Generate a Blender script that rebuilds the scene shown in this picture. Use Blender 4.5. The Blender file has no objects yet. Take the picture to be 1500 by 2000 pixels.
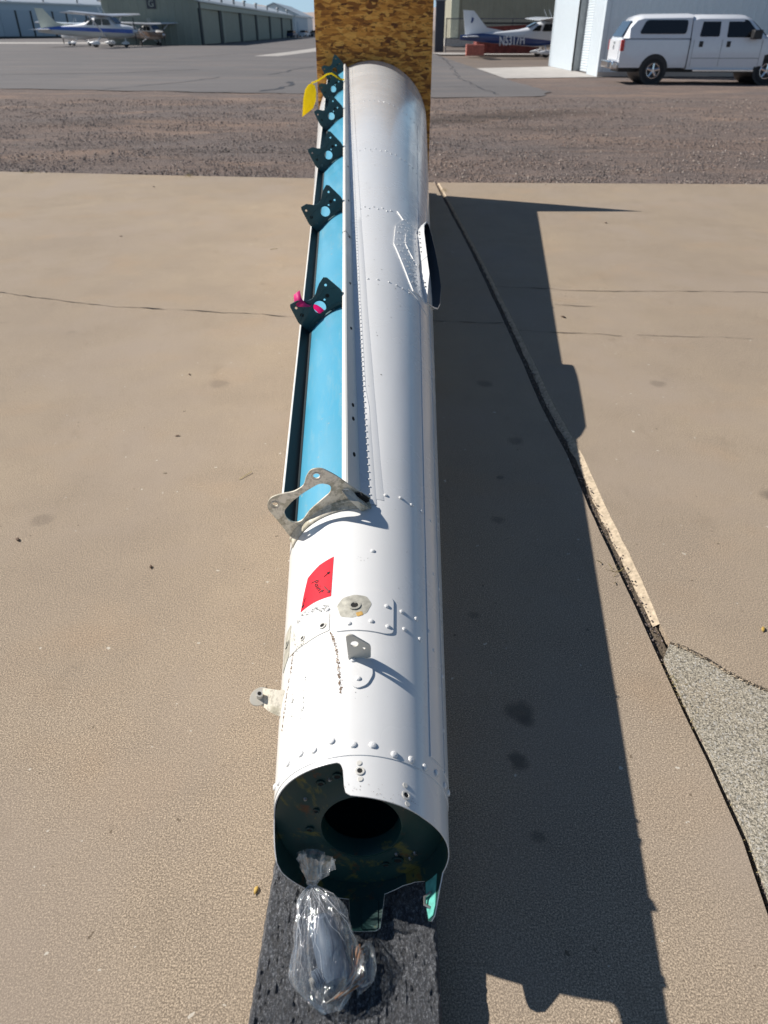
import bpy, bmesh, math, random
from mathutils import Vector, Matrix, noise
random.seed(7)
R = math.radians
# ------------------------------------------------------------------ camera
scn = bpy.context.scene
cam_d = bpy.data.cameras.new('camera')
cam = bpy.data.objects.new('camera', cam_d)
scn.collection.objects.link(cam)
CAM_H = 1.6
cam.location = (0, 0, CAM_H)
cam.rotation_euler = (R(90 - 34.2), 0, 0)
cam_d.sensor_fit = 'VERTICAL'
cam_d.sensor_height = 36
cam_d.sensor_width = 27
cam_d.lens = 24.95
cam_d.clip_start = 0.05
cam_d.clip_end = 8000
cam_d.dof.use_dof = True
cam_d.dof.focus_distance = 2.0
cam_d.dof.aperture_fstop = 5.0
scn.camera = cam
# ------------------------------------------------------------------ light
SUN = Vector((-2.29, 0.97, 1.91)).normalized()
w = bpy.data.worlds.new('World')
scn.world = w
w.use_nodes = True
nt = w.node_tree
sky = nt.nodes.new('ShaderNodeTexSky')
sky.sky_type = 'NISHITA'
sky.sun_disc = False
sky.sun_elevation = math.asin(SUN.z)
sky.sun_rotation = math.atan2(SUN.x, SUN.y)
sky.air_density = 1.0
sky.dust_density = 0.1
sky.ozone_density = 2.5
bgn = nt.nodes['Background']
bgn.inputs['Strength'].default_value = 0.055
# pale blue air low over the horizon, all the way round
_tc = nt.nodes.new('ShaderNodeTexCoord'); _sx = nt.nodes.new('ShaderNodeSeparateXYZ'); nt.links.new(_tc.outputs['Generated'], _sx.inputs[0])
_mr = nt.nodes.new('ShaderNodeMapRange'); nt.links.new(_sx.outputs[2], _mr.inputs[0])
_mr.inputs[1].default_value = 0.02; _mr.inputs[2].default_value = 0.30; _mr.inputs[3].default_value = 0.85; _mr.inputs[4].default_value = 0.0; _mr.interpolation_type = 'SMOOTHSTEP'
_mx = nt.nodes.new('ShaderNodeMix'); _mx.data_type = 'RGBA'; nt.links.new(_mr.outputs[0], _mx.inputs[0]); nt.links.new(sky.outputs[0], _mx.inputs[6]); _mx.inputs[7].default_value = (6.2, 9.3, 12.0, 1)
nt.links.new(_mx.outputs[2], bgn.inputs[0])
sl = bpy.data.lights.new('sun', 'SUN')
sl.energy = 4.9
sl.angle = R(0.5)
sl.color = (1.0, 0.95, 0.88)
sun = bpy.data.objects.new('sun', sl)
sun.rotation_euler = (-SUN).to_track_quat('-Z', 'Y').to_euler()
sun.location = (-20, 10, 20)
scn.collection.objects.link(sun)
scn.view_settings.view_transform = 'Standard'
scn.view_settings.look = 'None'
scn.view_settings.gamma = 1
scn.view_settings.use_curve_mapping = False
scn.view_settings.exposure = 0.32

# ------------------------------------------------------------------ helpers
COL = scn.collection
def link(o):
    COL.objects.link(o)
    return o
def put(o, parent, world=False):
    if parent is not None:
        o.parent = parent
        if world:
            o.matrix_parent_inverse = Matrix.Translation(-Vector(parent.location))
    return o
def thing(name, label, cat, loc=(0, 0, 0), rz=0, group=None):
    o = bpy.data.objects.new(name, None)
    o.empty_display_size = 0.1
    link(o)
    o.location = loc
    o.rotation_euler = (0, 0, rz)
    o['label'] = label
    o['category'] = cat
    if group: o['group'] = group
    return o
def tag(o, label, cat, group=None):
    o['label'] = label
    o['category'] = cat
    if group: o['group'] = group
    return o
def struct(o):
    o['kind'] = 'structure'
    return o
def stuff(o):
    o['kind'] = 'stuff'
    return o

class MB:
    def __init__(s):
        s.v = []; s.f = []; s.m = []; s.mi = 0
    def add(s, vs, fs):
        n = len(s.v)
        s.v += [tuple(v) for v in vs]
        s.f += [tuple(i + n for i in f) for f in fs]
        s.m += [s.mi] * len(fs)
        return s
    def box(s, x0, x1, y0, y1, z0, z1):
        vs = [(x, y, z) for x in (x0, x1) for y in (y0, y1) for z in (z0, z1)]
        return s.add(vs, [(0, 1, 3, 2), (4, 6, 7, 5), (0, 4, 5, 1), (2, 3, 7, 6), (0, 2, 6, 4), (1, 5, 7, 3)])
    def tube(s, p, q, r0, r1=None, n=10, caps=True):
        p, q = Vector(p), Vector(q)
        r1 = r0 if r1 is None else r1
        d = (q - p).normalized()
        a = d.orthogonal().normalized(); b = d.cross(a)
        vs = []
        for c, r in ((p, r0), (q, r1)):
            for i in range(n):
                t = 2 * math.pi * i / n
                vs.append(c + a * r * math.cos(t) + b * r * math.sin(t))
        fs = [(i, (i + 1) % n, n + (i + 1) % n, n + i) for i in range(n)]
        if caps: fs += [tuple(range(n))[::-1], tuple(range(n, 2 * n))]
        return s.add(vs, fs)
    def path(s, pts, r, n=6):
        pts = [Vector(p) for p in pts]
        vs = []; m = len(pts)
        up = None
        for k, p in enumerate(pts):
            d = (pts[min(k + 1, m - 1)] - pts[max(k - 1, 0)]).normalized()
            if up is None: up = d.orthogonal().normalized()
            a = (up - d * up.dot(d)).normalized(); up = a
            b = d.cross(a)
            rr = r[k] if isinstance(r, (list, tuple)) else r
            for i in range(n):
                t = 2 * math.pi * i / n
                vs.append(p + a * rr * math.cos(t) + b * rr * math.sin(t))
        fs = []
        for k in range(m - 1):
            for i in range(n):
                fs.append((k * n + i, k * n + (i + 1) % n, (k + 1) * n + (i + 1) % n, (k + 1) * n + i))
        fs += [tuple(range(n))[::-1], tuple(range((m - 1) * n, m * n))]
        return s.add(vs, fs)
    def loft(s, rings, caps=True, closed=True):
        n = len(rings[0]); vs = [p for r in rings for p in r]; fs = []
        e = n if closed else n - 1
        for k in range(len(rings) - 1):
            for i in range(e):
                fs.append((k * n + i, k * n + (i + 1) % n, (k + 1) * n + (i + 1) % n, (k + 1) * n + i))
        if caps: fs += [tuple(range(n))[::-1], tuple(range((len(rings) - 1) * n, len(rings) * n))]
        return s.add(vs, fs)
    def prism(s, poly, fn0, fn1):
        n = len(poly)
        vs = [fn0(*p) for p in poly] + [fn1(*p) for p in poly]
        fs = [tuple(range(n))[::-1], tuple(range(n, 2 * n))] + [(i, (i + 1) % n, n + (i + 1) % n, n + i) for i in range(n)]
        return s.add(vs, fs)
    def mesh(s, name, mats, smooth=True, fix=True):
        me = bpy.data.meshes.new(name)
        me.from_pydata(s.v, [], s.f)
        if not isinstance(mats, (list, tuple)): mats = [mats]
        for m in mats: me.materials.append(m)
        if len(mats) > 1: me.polygons.foreach_set('material_index', s.m)
        if fix:
            bm = bmesh.new(); bm.from_mesh(me)
            bmesh.ops.recalc_face_normals(bm, faces=bm.faces)
            bm.to_mesh(me); bm.free()
        if smooth: sm(me)
        me.update()
        return me
    def build(s, name, mats, parent=None, world=False, smooth=True, bevel=0, fix=True):
        o = bpy.data.objects.new(name, s.mesh(name, mats, smooth, fix))
        link(o)
        put(o, parent, world)
        if bevel:
            b = o.modifiers.new('bevel', 'BEVEL'); b.width = bevel; b.segments = 2; b.limit_method = 'ANGLE'; b.angle_limit = R(35)
        return o
def sm(me, ang=35):
    for p in me.polygons: p.use_smooth = True
    bm = bmesh.new(); bm.from_mesh(me)
    c = math.cos(R(ang))
    for e in bm.edges:
        if len(e.link_faces) == 2:
            if e.link_faces[0].normal.dot(e.link_faces[1].normal) < c: e.smooth = False
    bm.to_mesh(me); bm.free()

def curve_mesh(polys, thick=0.0, bevel=0.0):
    cu = bpy.data.curves.new('tmp', 'CURVE')
    cu.dimensions = '2D'; cu.fill_mode = 'BOTH' if True else 'NONE'
    cu.extrude = thick / 2; cu.bevel_depth = bevel; cu.bevel_resolution = 1
    for poly in polys:
        sp = cu.splines.new('POLY'); sp.points.add(len(poly) - 1)
        for i, p in enumerate(poly): sp.points[i].co = (p[0], p[1], 0, 1)
        sp.use_cyclic_u = True
    o = bpy.data.objects.new('tmp', cu); link(o)
    dg = bpy.context.evaluated_depsgraph_get()
    me = bpy.data.meshes.new_from_object(o.evaluated_get(dg))
    bpy.data.objects.remove(o); bpy.data.curves.remove(cu)
    return me
def circ(cx, cy, rx, ry=None, n=24, a0=0):
    ry = rx if ry is None else ry
    return [(cx + rx * math.cos(a0 + 2 * math.pi * i / n), cy + ry * math.sin(a0 + 2 * math.pi * i / n)) for i in range(n)]
def rounded(poly, r, n=4):
    out = []; m = len(poly)
    rs = r if isinstance(r, (list, tuple)) else [r] * m
    for i in range(m):
        p = Vector(poly[i]); a = Vector(poly[i - 1]); b = Vector(poly[(i + 1) % m])
        la, lb = (a - p).length, (b - p).length
        k = min(rs[i], la * .45, lb * .45)
        if k <= 0: out.append(tuple(p)); continue
        s, e = p + (a - p).normalized() * k, p + (b - p).normalized() * k
        for j in range(n + 1):
            t = j / n
            q = s * (1 - t) ** 2 + p * 2 * t * (1 - t) + e * t * t
            out.append((q.x, q.y))
    return out
def plate(name, outer, holes, thick, mat, parent, mx, world=False, bevel=0.0006):
    me = curve_mesh([outer] + holes, thick, bevel)
    me.materials.clear(); me.materials.append(mat)
    me.transform(mx); me.name = name
    bm = bmesh.new(); bm.from_mesh(me); bmesh.ops.remove_doubles(bm, verts=bm.verts, dist=1e-5); bm.to_mesh(me); bm.free()
    for p in me.polygons: p.use_smooth = False
    o = link(bpy.data.objects.new(name, me))
    return put(o, parent, world)
def text_mesh(txt, size, shear=0, thick=0.0, offset=0):
    cu = bpy.data.curves.new('tmp', 'FONT'); cu.body = txt; cu.size = size; cu.shear = shear; cu.extrude = thick; cu.offset = offset
    cu.align_x = 'CENTER'; cu.align_y = 'CENTER'
    o = bpy.data.objects.new('tmp', cu); link(o)
    dg = bpy.context.evaluated_depsgraph_get()
    me = bpy.data.meshes.new_from_object(o.evaluated_get(dg))
    bpy.data.objects.remove(o); bpy.data.curves.remove(cu)
    return me

# ------------------------------------------------------------------ materials
def newmat(name):
    m = bpy.data.materials.new(name); m.use_nodes = True
    return m, m.node_tree, m.node_tree.nodes['Principled BSDF']
def N(t, typ, **k):
    n = t.nodes.new(typ)
    for a, b in k.items():
        if a.startswith('i_'): n.inputs[a[2:].replace('_', ' ')].default_value = b
        else: setattr(n, a, b)
    return n
def noise_n(t, scale, detail=4, rough=0.55, coord=None, sc=None, dist=0):
    n = N(t, 'ShaderNodeTexNoise'); n.inputs['Scale'].default_value = scale; n.inputs['Detail'].default_value = detail
    n.inputs['Roughness'].default_value = rough; n.inputs['Distortion'].default_value = dist
    src = coord or t.nodes.get('TC') or t.nodes.new('ShaderNodeTexCoord')
    src.name = 'TC'
    if sc:
        mp = N(t, 'ShaderNodeMapping'); mp.inputs['Scale'].default_value = sc
        t.links.new(src.outputs['Object'], mp.inputs[0]); t.links.new(mp.outputs[0], n.inputs[0])
    else: t.links.new(src.outputs['Object'], n.inputs[0])
    return n.outputs[0]
def ramp(t, fac, stops):
    r = N(t, 'ShaderNodeValToRGB'); e = r.color_ramp.elements
    while len(e) < len(stops): e.new(0.5)
    for i, (p, c) in enumerate(stops):
        e[i].position = p
        e[i].color = (c, c, c, 1) if not isinstance(c, (tuple, list)) else (*c, 1)
    t.links.new(fac, r.inputs[0])
    return r.outputs[0]
def mixc(t, fac, a, b, mode='MIX'):
    m = N(t, 'ShaderNodeMix', data_type='RGBA', blend_type=mode)
    if isinstance(fac, float): m.inputs[0].default_value = fac
    else: t.links.new(fac, m.inputs[0])
    for s, x in ((6, a), (7, b)):
        if isinstance(x, (tuple, list)): m.inputs[s].default_value = (*x[:3], 1)
        else: t.links.new(x, m.inputs[s])
    return m.outputs[2]
def bump(t, b, h, strength, dist):
    n = N(t, 'ShaderNodeBump'); n.inputs['Strength'].default_value = strength; n.inputs['Distance'].default_value = dist
    t.links.new(h, n.inputs['Height']); t.links.new(n.outputs[0], b.inputs['Normal'])
    return n
def simple(name, col, rough=0.5, metal=0.0, var=0.12, vs=8.0, bs=0.0, bd=0.002, bsc=60, coat=0.0, spec=0.5):
    m, t, b = newmat(name)
    n = noise_n(t, vs, 5)
    c2 = tuple(min(1, c * (1 + var)) for c in col); c1 = tuple(c * (1 - var) for c in col)
    t.links.new(ramp(t, n, [(0.3, c1), (0.7, c2)]), b.inputs['Base Color'])
    b.inputs['Roughness'].default_value = rough; b.inputs['Metallic'].default_value = metal
    b.inputs['Coat Weight'].default_value = coat; b.inputs['Specular IOR Level'].default_value = spec
    if bs: bump(t, b, noise_n(t, bsc, 4), bs, bd)
    return m

def mk_concrete(name, base, dark, speck=1.0, agg=False, sc=1.0, stains=False):
    m, t, b = newmat(name)
    big = noise_n(t, 0.55, 5, 0.6); mid = noise_n(t, 3.3, 6, 0.65); fine = noise_n(t, 250 * sc, 3, 0.75); pore = noise_n(t, 75 * sc, 3, 0.7)
    c = mixc(t, ramp(t, big, [(0.35, 0.0), (0.68, 1.0)]), base, dark)
    c = mixc(t, ramp(t, mid, [(0.42, 0.0), (0.75, 0.55)]), c, tuple(x * .78 for x in dark))
    warm = noise_n(t, 1.7, 3, 0.5, sc=(1, 1.3, 1))
    c = mixc(t, ramp(t, warm, [(0.55, 0.0), (0.8, 0.55)]), c, (base[0] * 1.08, base[1] * .9, base[2] * .74))
    gr = noise_n(t, 330 * sc, 2, .6)
    c = mixc(t, ramp(t, fine, [(0.40, 0.95 * speck), (0.5, 0.0)]), c, tuple(x * .40 for x in base))
    c = mixc(t, ramp(t, fine, [(0.52, 0.0), (0.62, 0.9 * speck)]), c, tuple(min(1, x * 1.5) for x in base))
    c = mixc(t, ramp(t, gr, [(0.40, 0.8 * speck), (0.5, 0.0)]), c, tuple(x * .45 for x in base))
    c = mixc(t, ramp(t, pore, [(0.27, 0.75), (0.38, 0.0)]), c, tuple(x * .42 for x in base))
    # round oily drips and stains
    v = N(t, 'ShaderNodeTexVoronoi'); v.inputs['Scale'].default_value = 1.7; v.inputs['Randomness'].default_value = 1
    t.links.new(t.nodes['TC'].outputs['Object'], v.inputs[0])
    nd = N(t, 'ShaderNodeMath', operation='ADD'); t.links.new(v.outputs['Distance'], nd.inputs[0])
    ns = N(t, 'ShaderNodeMath', operation='MULTIPLY'); ns.inputs[1].default_value = 0.16; t.links.new(noise_n(t, 14, 3), ns.inputs[0]); t.links.new(ns.outputs[0], nd.inputs[1])
    st = ramp(t, nd.outputs[0], [(0.09, 0.33), (0.15, 0.0)])
    c = mixc(t, st, c, tuple(x * .5 for x in dark))
    if stains:
        grey = noise_n(t, 1.1, 4, .6, sc=(1, .8, 1))
        c = mixc(t, ramp(t, grey, [(.47, 0.), (.66, .65)]), c, (base[0] * .78, base[1] * .80, base[2] * .88))
        smk = noise_n(t, 4.5, 5, .7, sc=(1, .5, 1))
        c = mixc(t, ramp(t, smk, [(.60, 0.), (.72, .4)]), c, tuple(x * .55 for x in base))
        chip = noise_n(t, 33, 2, .5)
        c = mixc(t, ramp(t, chip, [(.735, 0.), (.75, .8)]), c, (.62, .57, .48))
        c = mixc(t, ramp(t, chip, [(.245, .75), (.262, 0.)]), c, (.12, .09, .06))
        wv = N(t, 'ShaderNodeMix', data_type='RGBA', blend_type='LINEAR_LIGHT'); wv.inputs[0].default_value = .018
        nw = N(t, 'ShaderNodeTexNoise'); nw.inputs['Scale'].default_value = 22; t.links.new(t.nodes['TC'].outputs['Object'], nw.inputs[0])
        t.links.new(t.nodes['TC'].outputs['Object'], wv.inputs[6]); t.links.new(nw.outputs[1], wv.inputs[7])
        for sx_, sy_, sr_, am in STAINS:
            ds = N(t, 'ShaderNodeVectorMath', operation='DISTANCE'); t.links.new(wv.outputs[2], ds.inputs[0]); ds.inputs[1].default_value = (sx_, sy_, 0)
            c = mixc(t, ramp(t, ds.outputs['Value'], [(sr_ * .55, am), (sr_ * 1.1, 0.)]), c, tuple(x * .42 for x in dark))
    if agg:
        v2 = N(t, 'ShaderNodeTexVoronoi'); v2.inputs['Scale'].default_value = 230
        t.links.new(t.nodes['TC'].outputs['Object'], v2.inputs[0])
        rr = N(t, 'ShaderNodeSeparateColor'); t.links.new(v2.outputs['Color'], rr.inputs[0])
        c = mixc(t, ramp(t, rr.outputs[0], [(0.8, 0.0), (0.84, 0.75)]), c, (0.09, 0.085, 0.07))
        c = mixc(t, ramp(t, rr.outputs[1], [(0.86, 0.0), (0.9, 0.45)]), c, (0.62, 0.6, 0.56))
    t.links.new(c, b.inputs['Base Color'])
    b.inputs['Roughness'].default_value = 0.92
    b.inputs['Specular IOR Level'].default_value = 0.2
    h = N(t, 'ShaderNodeMath', operation='ADD'); t.links.new(fine, h.inputs[0]); t.links.new(pore, h.inputs[1])
    bump(t, b, h.outputs[0], 0.3 if not agg else 0.9, 0.002)
    return m
M = {}
STAINS = [(.385, 1.345, .045, .75), (.40, 1.31, .028, .6), (.355, 1.18, .030, .8), (.37, .97, .018, .6), (-.25, 1.83, .022, .7), (1.62, 2.47, .06, .6), (2.02, 3.15, .07, .5), (.30, 1.75, .02, .5), (.45, 2.3, .03, .5), (.62, 2.95, .04, .5), (-1.35, 2.3, .05, .35), (.55, 3.6, .05, .5), (1.5, 3.6, .05, .4), (-.9, 3.6, .06, .35), (.5, 2.62, .02, .6)]
M['concrete'] = mk_concrete('concrete_tan', (0.45, 0.357, 0.258), (0.335, 0.272, 0.215), stains=True)
M['concrete_rough'] = mk_concrete('concrete_exposed', (0.47, 0.42, 0.33), (0.41, 0.365, 0.285), 1.0, True, .8)
M['concrete_pale'] = simple('concrete_pale', (0.42, 0.39, 0.36), .9, var=.12, vs=1.5, bs=.3)
M['bevel'] = simple('concrete_chamfer', (0.50, 0.405, 0.29), .9, var=.3, vs=60, bs=.8, bsc=200)
def mk_gravel():
    m, t, b = newmat('gravel_dirt')
    big = noise_n(t, 0.35, 5, .6, sc=(0.35, 1.2, 1)); mid = noise_n(t, 1.6, 5, .65, sc=(.5, 1.5, 1)); f = noise_n(t, 27, 5, .85); f2 = noise_n(t, 80, 3, .8)
    c = mixc(t, ramp(t, big, [(.4, 0.), (.62, 1.)]), (.235, .195, .178), (.275, .205, .17))
    c = mixc(t, ramp(t, mid, [(.5, 0.), (.68, .6)]), c, (.155, .13, .12))
    c = mixc(t, ramp(t, f, [(.40, .9), (.50, 0.)]), c, (.045, .038, .036))
    dust = noise_n(t, .8, 4, .6, sc=(.4, 1.0, 1)); c = mixc(t, ramp(t, dust, [(.53, 0.), (.68, .6)]), c, (.36, .25, .185))
    wn_ = N(t, 'ShaderNodeMix', data_type='RGBA', blend_type='LINEAR_LIGHT'); wn_.inputs[0].default_value = .35
    nn_ = N(t, 'ShaderNodeTexNoise'); nn_.inputs['Scale'].default_value = 1.4; nn_.inputs['Detail'].default_value = 6; t.links.new(t.nodes['TC'].outputs['Object'], nn_.inputs[0])
    mp_ = N(t, 'ShaderNodeMapping'); mp_.inputs['Scale'].default_value = (.45, 1, 1); t.links.new(t.nodes['TC'].outputs['Object'], mp_.inputs[0])
    t.links.new(mp_.outputs[0], wn_.inputs[6]); t.links.new(nn_.outputs[1], wn_.inputs[7])
    for sx_, sy_, sr_, am in ((2.4, 18.3, .9, .75), (3.7, 19.2, 1.0, .55), (1.25, 17.4, .75, .8), (2.9, 15.9, .7, .4), (-1.0, 14.0, .7, .4), (-6, 17, 1.2, .3)):
        ds = N(t, 'ShaderNodeVectorMath', operation='DISTANCE'); t.links.new(wn_.outputs[2], ds.inputs[0]); ds.inputs[1].default_value = (sx_ * .45, sy_, 0)
        c = mixc(t, ramp(t, ds.outputs['Value'], [(sr_ * .2, am), (sr_, 0.)]), c, (.05, .042, .038))
    c = mixc(t, ramp(t, f2, [(.55, 0.), (.7, .6)]), c, (.34, .28, .24))
    t.links.new(c, b.inputs['Base Color']); b.inputs['Roughness'].default_value = .95; b.inputs['Specular IOR Level'].default_value = .15
    bump(t, b, f, 1., .03)
    return m
M['gravel'] = mk_gravel()
def mk_stone():
    m, t, b = newmat('gravel_stone')
    g = N(t, 'ShaderNodeNewGeometry')
    c = ramp(t, g.outputs['Random Per Island'], [(0., (.07, .06, .056)), (.3, (.16, .132, .12)), (.6, (.25, .2, .178)), (.85, (.26, .18, .14)), (1., (.42, .37, .32))])
    t.links.new(c, b.inputs['Base Color']); b.inputs['Roughness'].default_value = .9
    return m
M['stone'] = mk_stone()
def mk_asphalt(name, base, sc=1):
    m, t, b = newmat(name)
    big = noise_n(t, .12, 5, .6, sc=(.4, 1.5, 1)); mid = noise_n(t, .9, 6, .7, sc=(.3, 1.6, 1)); f = noise_n(t, 60, 3, .8)
    c = mixc(t, ramp(t, big, [(.35, 0.), (.65, 1.)]), base, tuple(x * .84 for x in base))
    c = mixc(t, ramp(t, mid, [(.42, 0.), (.7, .6)]), c, tuple(x * .66 for x in base))
    pch = noise_n(t, .4, 4, .6, sc=(.35, 1, 1)); c = mixc(t, ramp(t, pch, [(.52, 0.), (.6, .35)]), c, (base[0] * 1.35, base[1] * 1.2, base[2] * 1.08))
    c = mixc(t, ramp(t, f, [(.35, .6), (.5, 0.)]), c, tuple(x * .5 for x in base))
    t.links.new(c, b.inputs['Base Color']); b.inputs['Roughness'].default_value = .85; b.inputs['Specular IOR Level'].default_value = .25
    bump(t, b, f, .4, .006)
    return m
M['asphalt'] = mk_asphalt('asphalt_apron', (.178, .166, .163))
M['ground'] = mk_asphalt('dry_ground', (.22, .18, .15))
M['tar'] = simple('crack_sealant', (.045, .043, .045), .6)
M['crack'] = simple('crack_dirt_shadow', (.035, .028, .022), .95, var=.3, vs=60)  # also colours the painted shadow lines on the gravel
M['debris'] = simple('joint_debris', (.11, .085, .06), .95, var=.7, vs=170, bs=1, bsc=220, bd=.006)
M['black_gap'] = simple('joint_dirt', (.02, .016, .012), .95)
M['stain'] = simple('oil_stain', (.17, .135, .1), .7, var=.25, vs=40)

def mk_paint(name, base, rough, dirt=0.5, coat=.3):
    m, t, b = newmat(name)
    big = noise_n(t, 2.5, 5, .6); streak = noise_n(t, 9, 5, .6, sc=(1, .18, 1)); f = noise_n(t, 70, 4, .7); chip = noise_n(t, 26, 6, .75)
    c = mixc(t, ramp(t, big, [(.4, 0.), (.75, .35 * dirt)]), base, (base[0] * .86, base[1] * .83, base[2] * .76))
    c = mixc(t, ramp(t, streak, [(.58, 0.), (.78, .35 * dirt)]), c, (base[0] * .72, base[1] * .68, base[2] * .6))
    c = mixc(t, ramp(t, chip, [(.75, 0.), (.775, .6 * dirt)]), c, (.28, .25, .21))
    t.links.new(c, b.inputs['Base Color'])
    t.links.new(ramp(t, big, [(.3, rough * .8), (.75, rough * 1.5)]), b.inputs['Roughness'])
    b.inputs['Coat Weight'].default_value = coat; b.inputs['Coat Roughness'].default_value = .12
    bump(t, b, f, .06, .001)
    return m
M['white'] = mk_paint('white_paint', (.80, .795, .78), .24, .5, .4)
M['white_worn'] = mk_paint('white_paint_worn', (.66, .64, .59), .42, 1.6, .1)
M['cream'] = mk_paint('cream_paint', (.62, .59, .52), .4, 1.2, .1)
M['cream_clean'] = mk_paint('rail_cream', (.72, .70, .65), .4, .4, .1)
def mk_bracket():
    m, t, b = newmat('worn_alloy')
    n = noise_n(t, 17, 6, .65); n2 = noise_n(t, 90, 4, .7)
    c = mixc(t, ramp(t, n, [(.5, 0.), (.56, 1.)]), (.72, .66, .54), (.44, .40, .30))
    c = mixc(t, ramp(t, n2, [(.35, .4), (.5, 0.)]), c, (.12, .1, .07))
    t.links.new(c, b.inputs['Base Color']); b.inputs['Roughness'].default_value = .5; b.inputs['Metallic'].default_value = .08
    return m
M['alloy'] = mk_bracket()
M['bare'] = simple('bare_patch', (.46, .44, .37), .5, var=.3, vs=60, metal=.2, bs=.3, bsc=120)
M['ochre'] = simple('zinc_ochre', (.5, .3, .08), .6, var=.4, vs=60)
M['teal'] = simple('dark_teal_primer', (.008, .062, .075), .38, var=.2, vs=12, coat=.15)
def mk_inner():
    m, t, b = newmat('interior_primer')
    n = noise_n(t, 11, 6, .7, dist=.6); n2 = noise_n(t, 23, 5, .7)
    c = mixc(t, ramp(t, n, [(.555, 0.), (.62, 1.)]), (.010, .045, .042), (.13, .12, .03))
    c = mixc(t, ramp(t, n2, [(.58, 0.), (.68, .8)]), c, (.12, .04, .012))
    t.links.new(c, b.inputs['Base Color']); b.inputs['Roughness'].default_value = .4
    return m
M['inner'] = mk_inner()
M['blue'] = mk_paint('trough_blue', (.065, .33, .49), .36, 1.1, .15)
def dusty(m):
    t = m.node_tree; b = t.nodes['Principled BSDF']; src = b.inputs['Base Color'].links[0].from_socket
    n1 = noise_n(t, 14, 6, .75, sc=(1, .12, 1)); n2 = noise_n(t, 40, 4, .7); n3 = noise_n(t, 2.4, 4, .6)
    c = mixc(t, ramp(t, n1, [(.52, 0.), (.68, .4)]), src, (.26, .42, .44))
    c = mixc(t, ramp(t, n2, [(.66, 0.), (.70, .7)]), c, (.40, .38, .30))
    c = mixc(t, ramp(t, n3, [(.48, 0.), (.7, .3)]), c, (.09, .28, .38))
    t.links.new(c, b.inputs['Base Color'])
dusty(M['blue'])
M['teal_bright'] = simple('bright_teal', (.12, .45, .38), .45, var=.3, vs=50)
M['lining_shade'] = simple('trough_lining_shade', (.003, .014, .02), .6)  # near-black so the shade beside the left rail looks deeper
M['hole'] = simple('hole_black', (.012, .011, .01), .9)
M['red'] = simple('red_tape', (.78, .010, .028), .6, var=.07, vs=30, bs=.15, bsc=40, spec=.2)
M['ink'] = simple('marker_ink', (.02, .01, .015), .6)
M['pink'] = simple('pink_ribbon', (1, .07, .38), .5)
M['yellow'] = simple('yellow_tag', (.98, .78, .03), .4, var=.06)
for k_, c_ in (('yellow', (1, .84, .05, 1)), ('pink', (1, .09, .42, 1))):
    m_ = M[k_]; t_ = m_.node_tree; tl = t_.nodes.new('ShaderNodeBsdfTranslucent'); tl.inputs[0].default_value = c_
    ad_ = t_.nodes.new('ShaderNodeMixShader'); ad_.inputs[0].default_value = .62
    t_.links.new(t_.nodes['Principled BSDF'].outputs[0], ad_.inputs[1]); t_.links.new(tl.outputs[0], ad_.inputs[2]); t_.links.new(ad_.outputs[0], t_.nodes['Material Output'].inputs[0])
M['steel'] = simple('steel', (.4, .38, .35), .35, metal=.8)
def mk_osb():
    m, t, b = newmat('osb')
    tc = N(t, 'ShaderNodeTexCoord'); tc.name = 'TC'
    out = None
    c = None
    for k, (rot, s) in enumerate(((0.15, (11, 1, 46)), (-0.6, (14, 1, 40)), (0.9, (13, 1, 36)))):
        mp = N(t, 'ShaderNodeMapping'); mp.inputs['Rotation'].default_value = (0, rot, 0); mp.inputs['Scale'].default_value = s
        wn = N(t, 'ShaderNodeTexNoise'); wn.inputs['Scale'].default_value = 6; t.links.new(tc.outputs['Object'], wn.inputs[0])
        ad = N(t, 'ShaderNodeMix', data_type='RGBA', blend_type='LINEAR_LIGHT'); ad.inputs[0].default_value = .012
        t.links.new(tc.outputs['Object'], ad.inputs[6]); t.links.new(wn.outputs[1], ad.inputs[7])
        t.links.new(ad.outputs[2], mp.inputs[0])
        v = N(t, 'ShaderNodeTexVoronoi'); v.inputs['Scale'].default_value = 1; v.inputs['Randomness'].default_value = 1
        t.links.new(mp.outputs[0], v.inputs[0])
        sc_ = N(t, 'ShaderNodeSeparateColor'); t.links.new(v.outputs['Color'], sc_.inputs[0])
        ck = ramp(t, sc_.outputs[k], [(0, (.12, .035, .005)), (.24, (.42, .155, .022)), (.55, (.68, .29, .045)), (1, (.88, .46, .10))])
        if c is None: c = ck; hgt = sc_.outputs[k]
        else:
            sel = ramp(t, sc_.outputs[(k + 1) % 3], [(.5, 0.), (.52, 1.)])
            c = mixc(t, sel, c, ck)
    n = noise_n(t, 9, 6, .8, sc=(1, 1, 2.4), dist=1.2)
    c = mixc(t, ramp(t, n, [(.56, 0.), (.60, .85)]), c, (.085, .032, .008))
    g = noise_n(t, 12, 4, .7, sc=(2, 1, 25))
    c = mixc(t, ramp(t, g, [(.3, .4), (.55, 0.)]), c, (.22, .11, .04))
    t.links.new(c, b.inputs['Base Color']); b.inputs['Roughness'].default_value = .75
    bump(t, b, hgt, .5, .002)
    return m
M['osb'] = mk_osb()
def mk_foam():
    m, t, b = newmat('charcoal_foam')
    n = noise_n(t, 210, 5, .8, sc=(1.2, .7, 1), dist=.3); n2 = noise_n(t, 6, 4)
    c = ramp(t, n, [(.40, (.013, .015, .019)), (.52, (.048, .052, .062)), (.62, (.24, .25, .265))])
    c = mixc(t, ramp(t, n2, [(.4, 0.), (.7, .4)]), c, (.02, .021, .026))
    t.links.new(c, b.inputs['Base Color']); b.inputs['Roughness'].default_value = .42
    b.inputs['Specular IOR Level'].default_value = .7
    bump(t, b, n, .9, .006)
    return m
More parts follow.
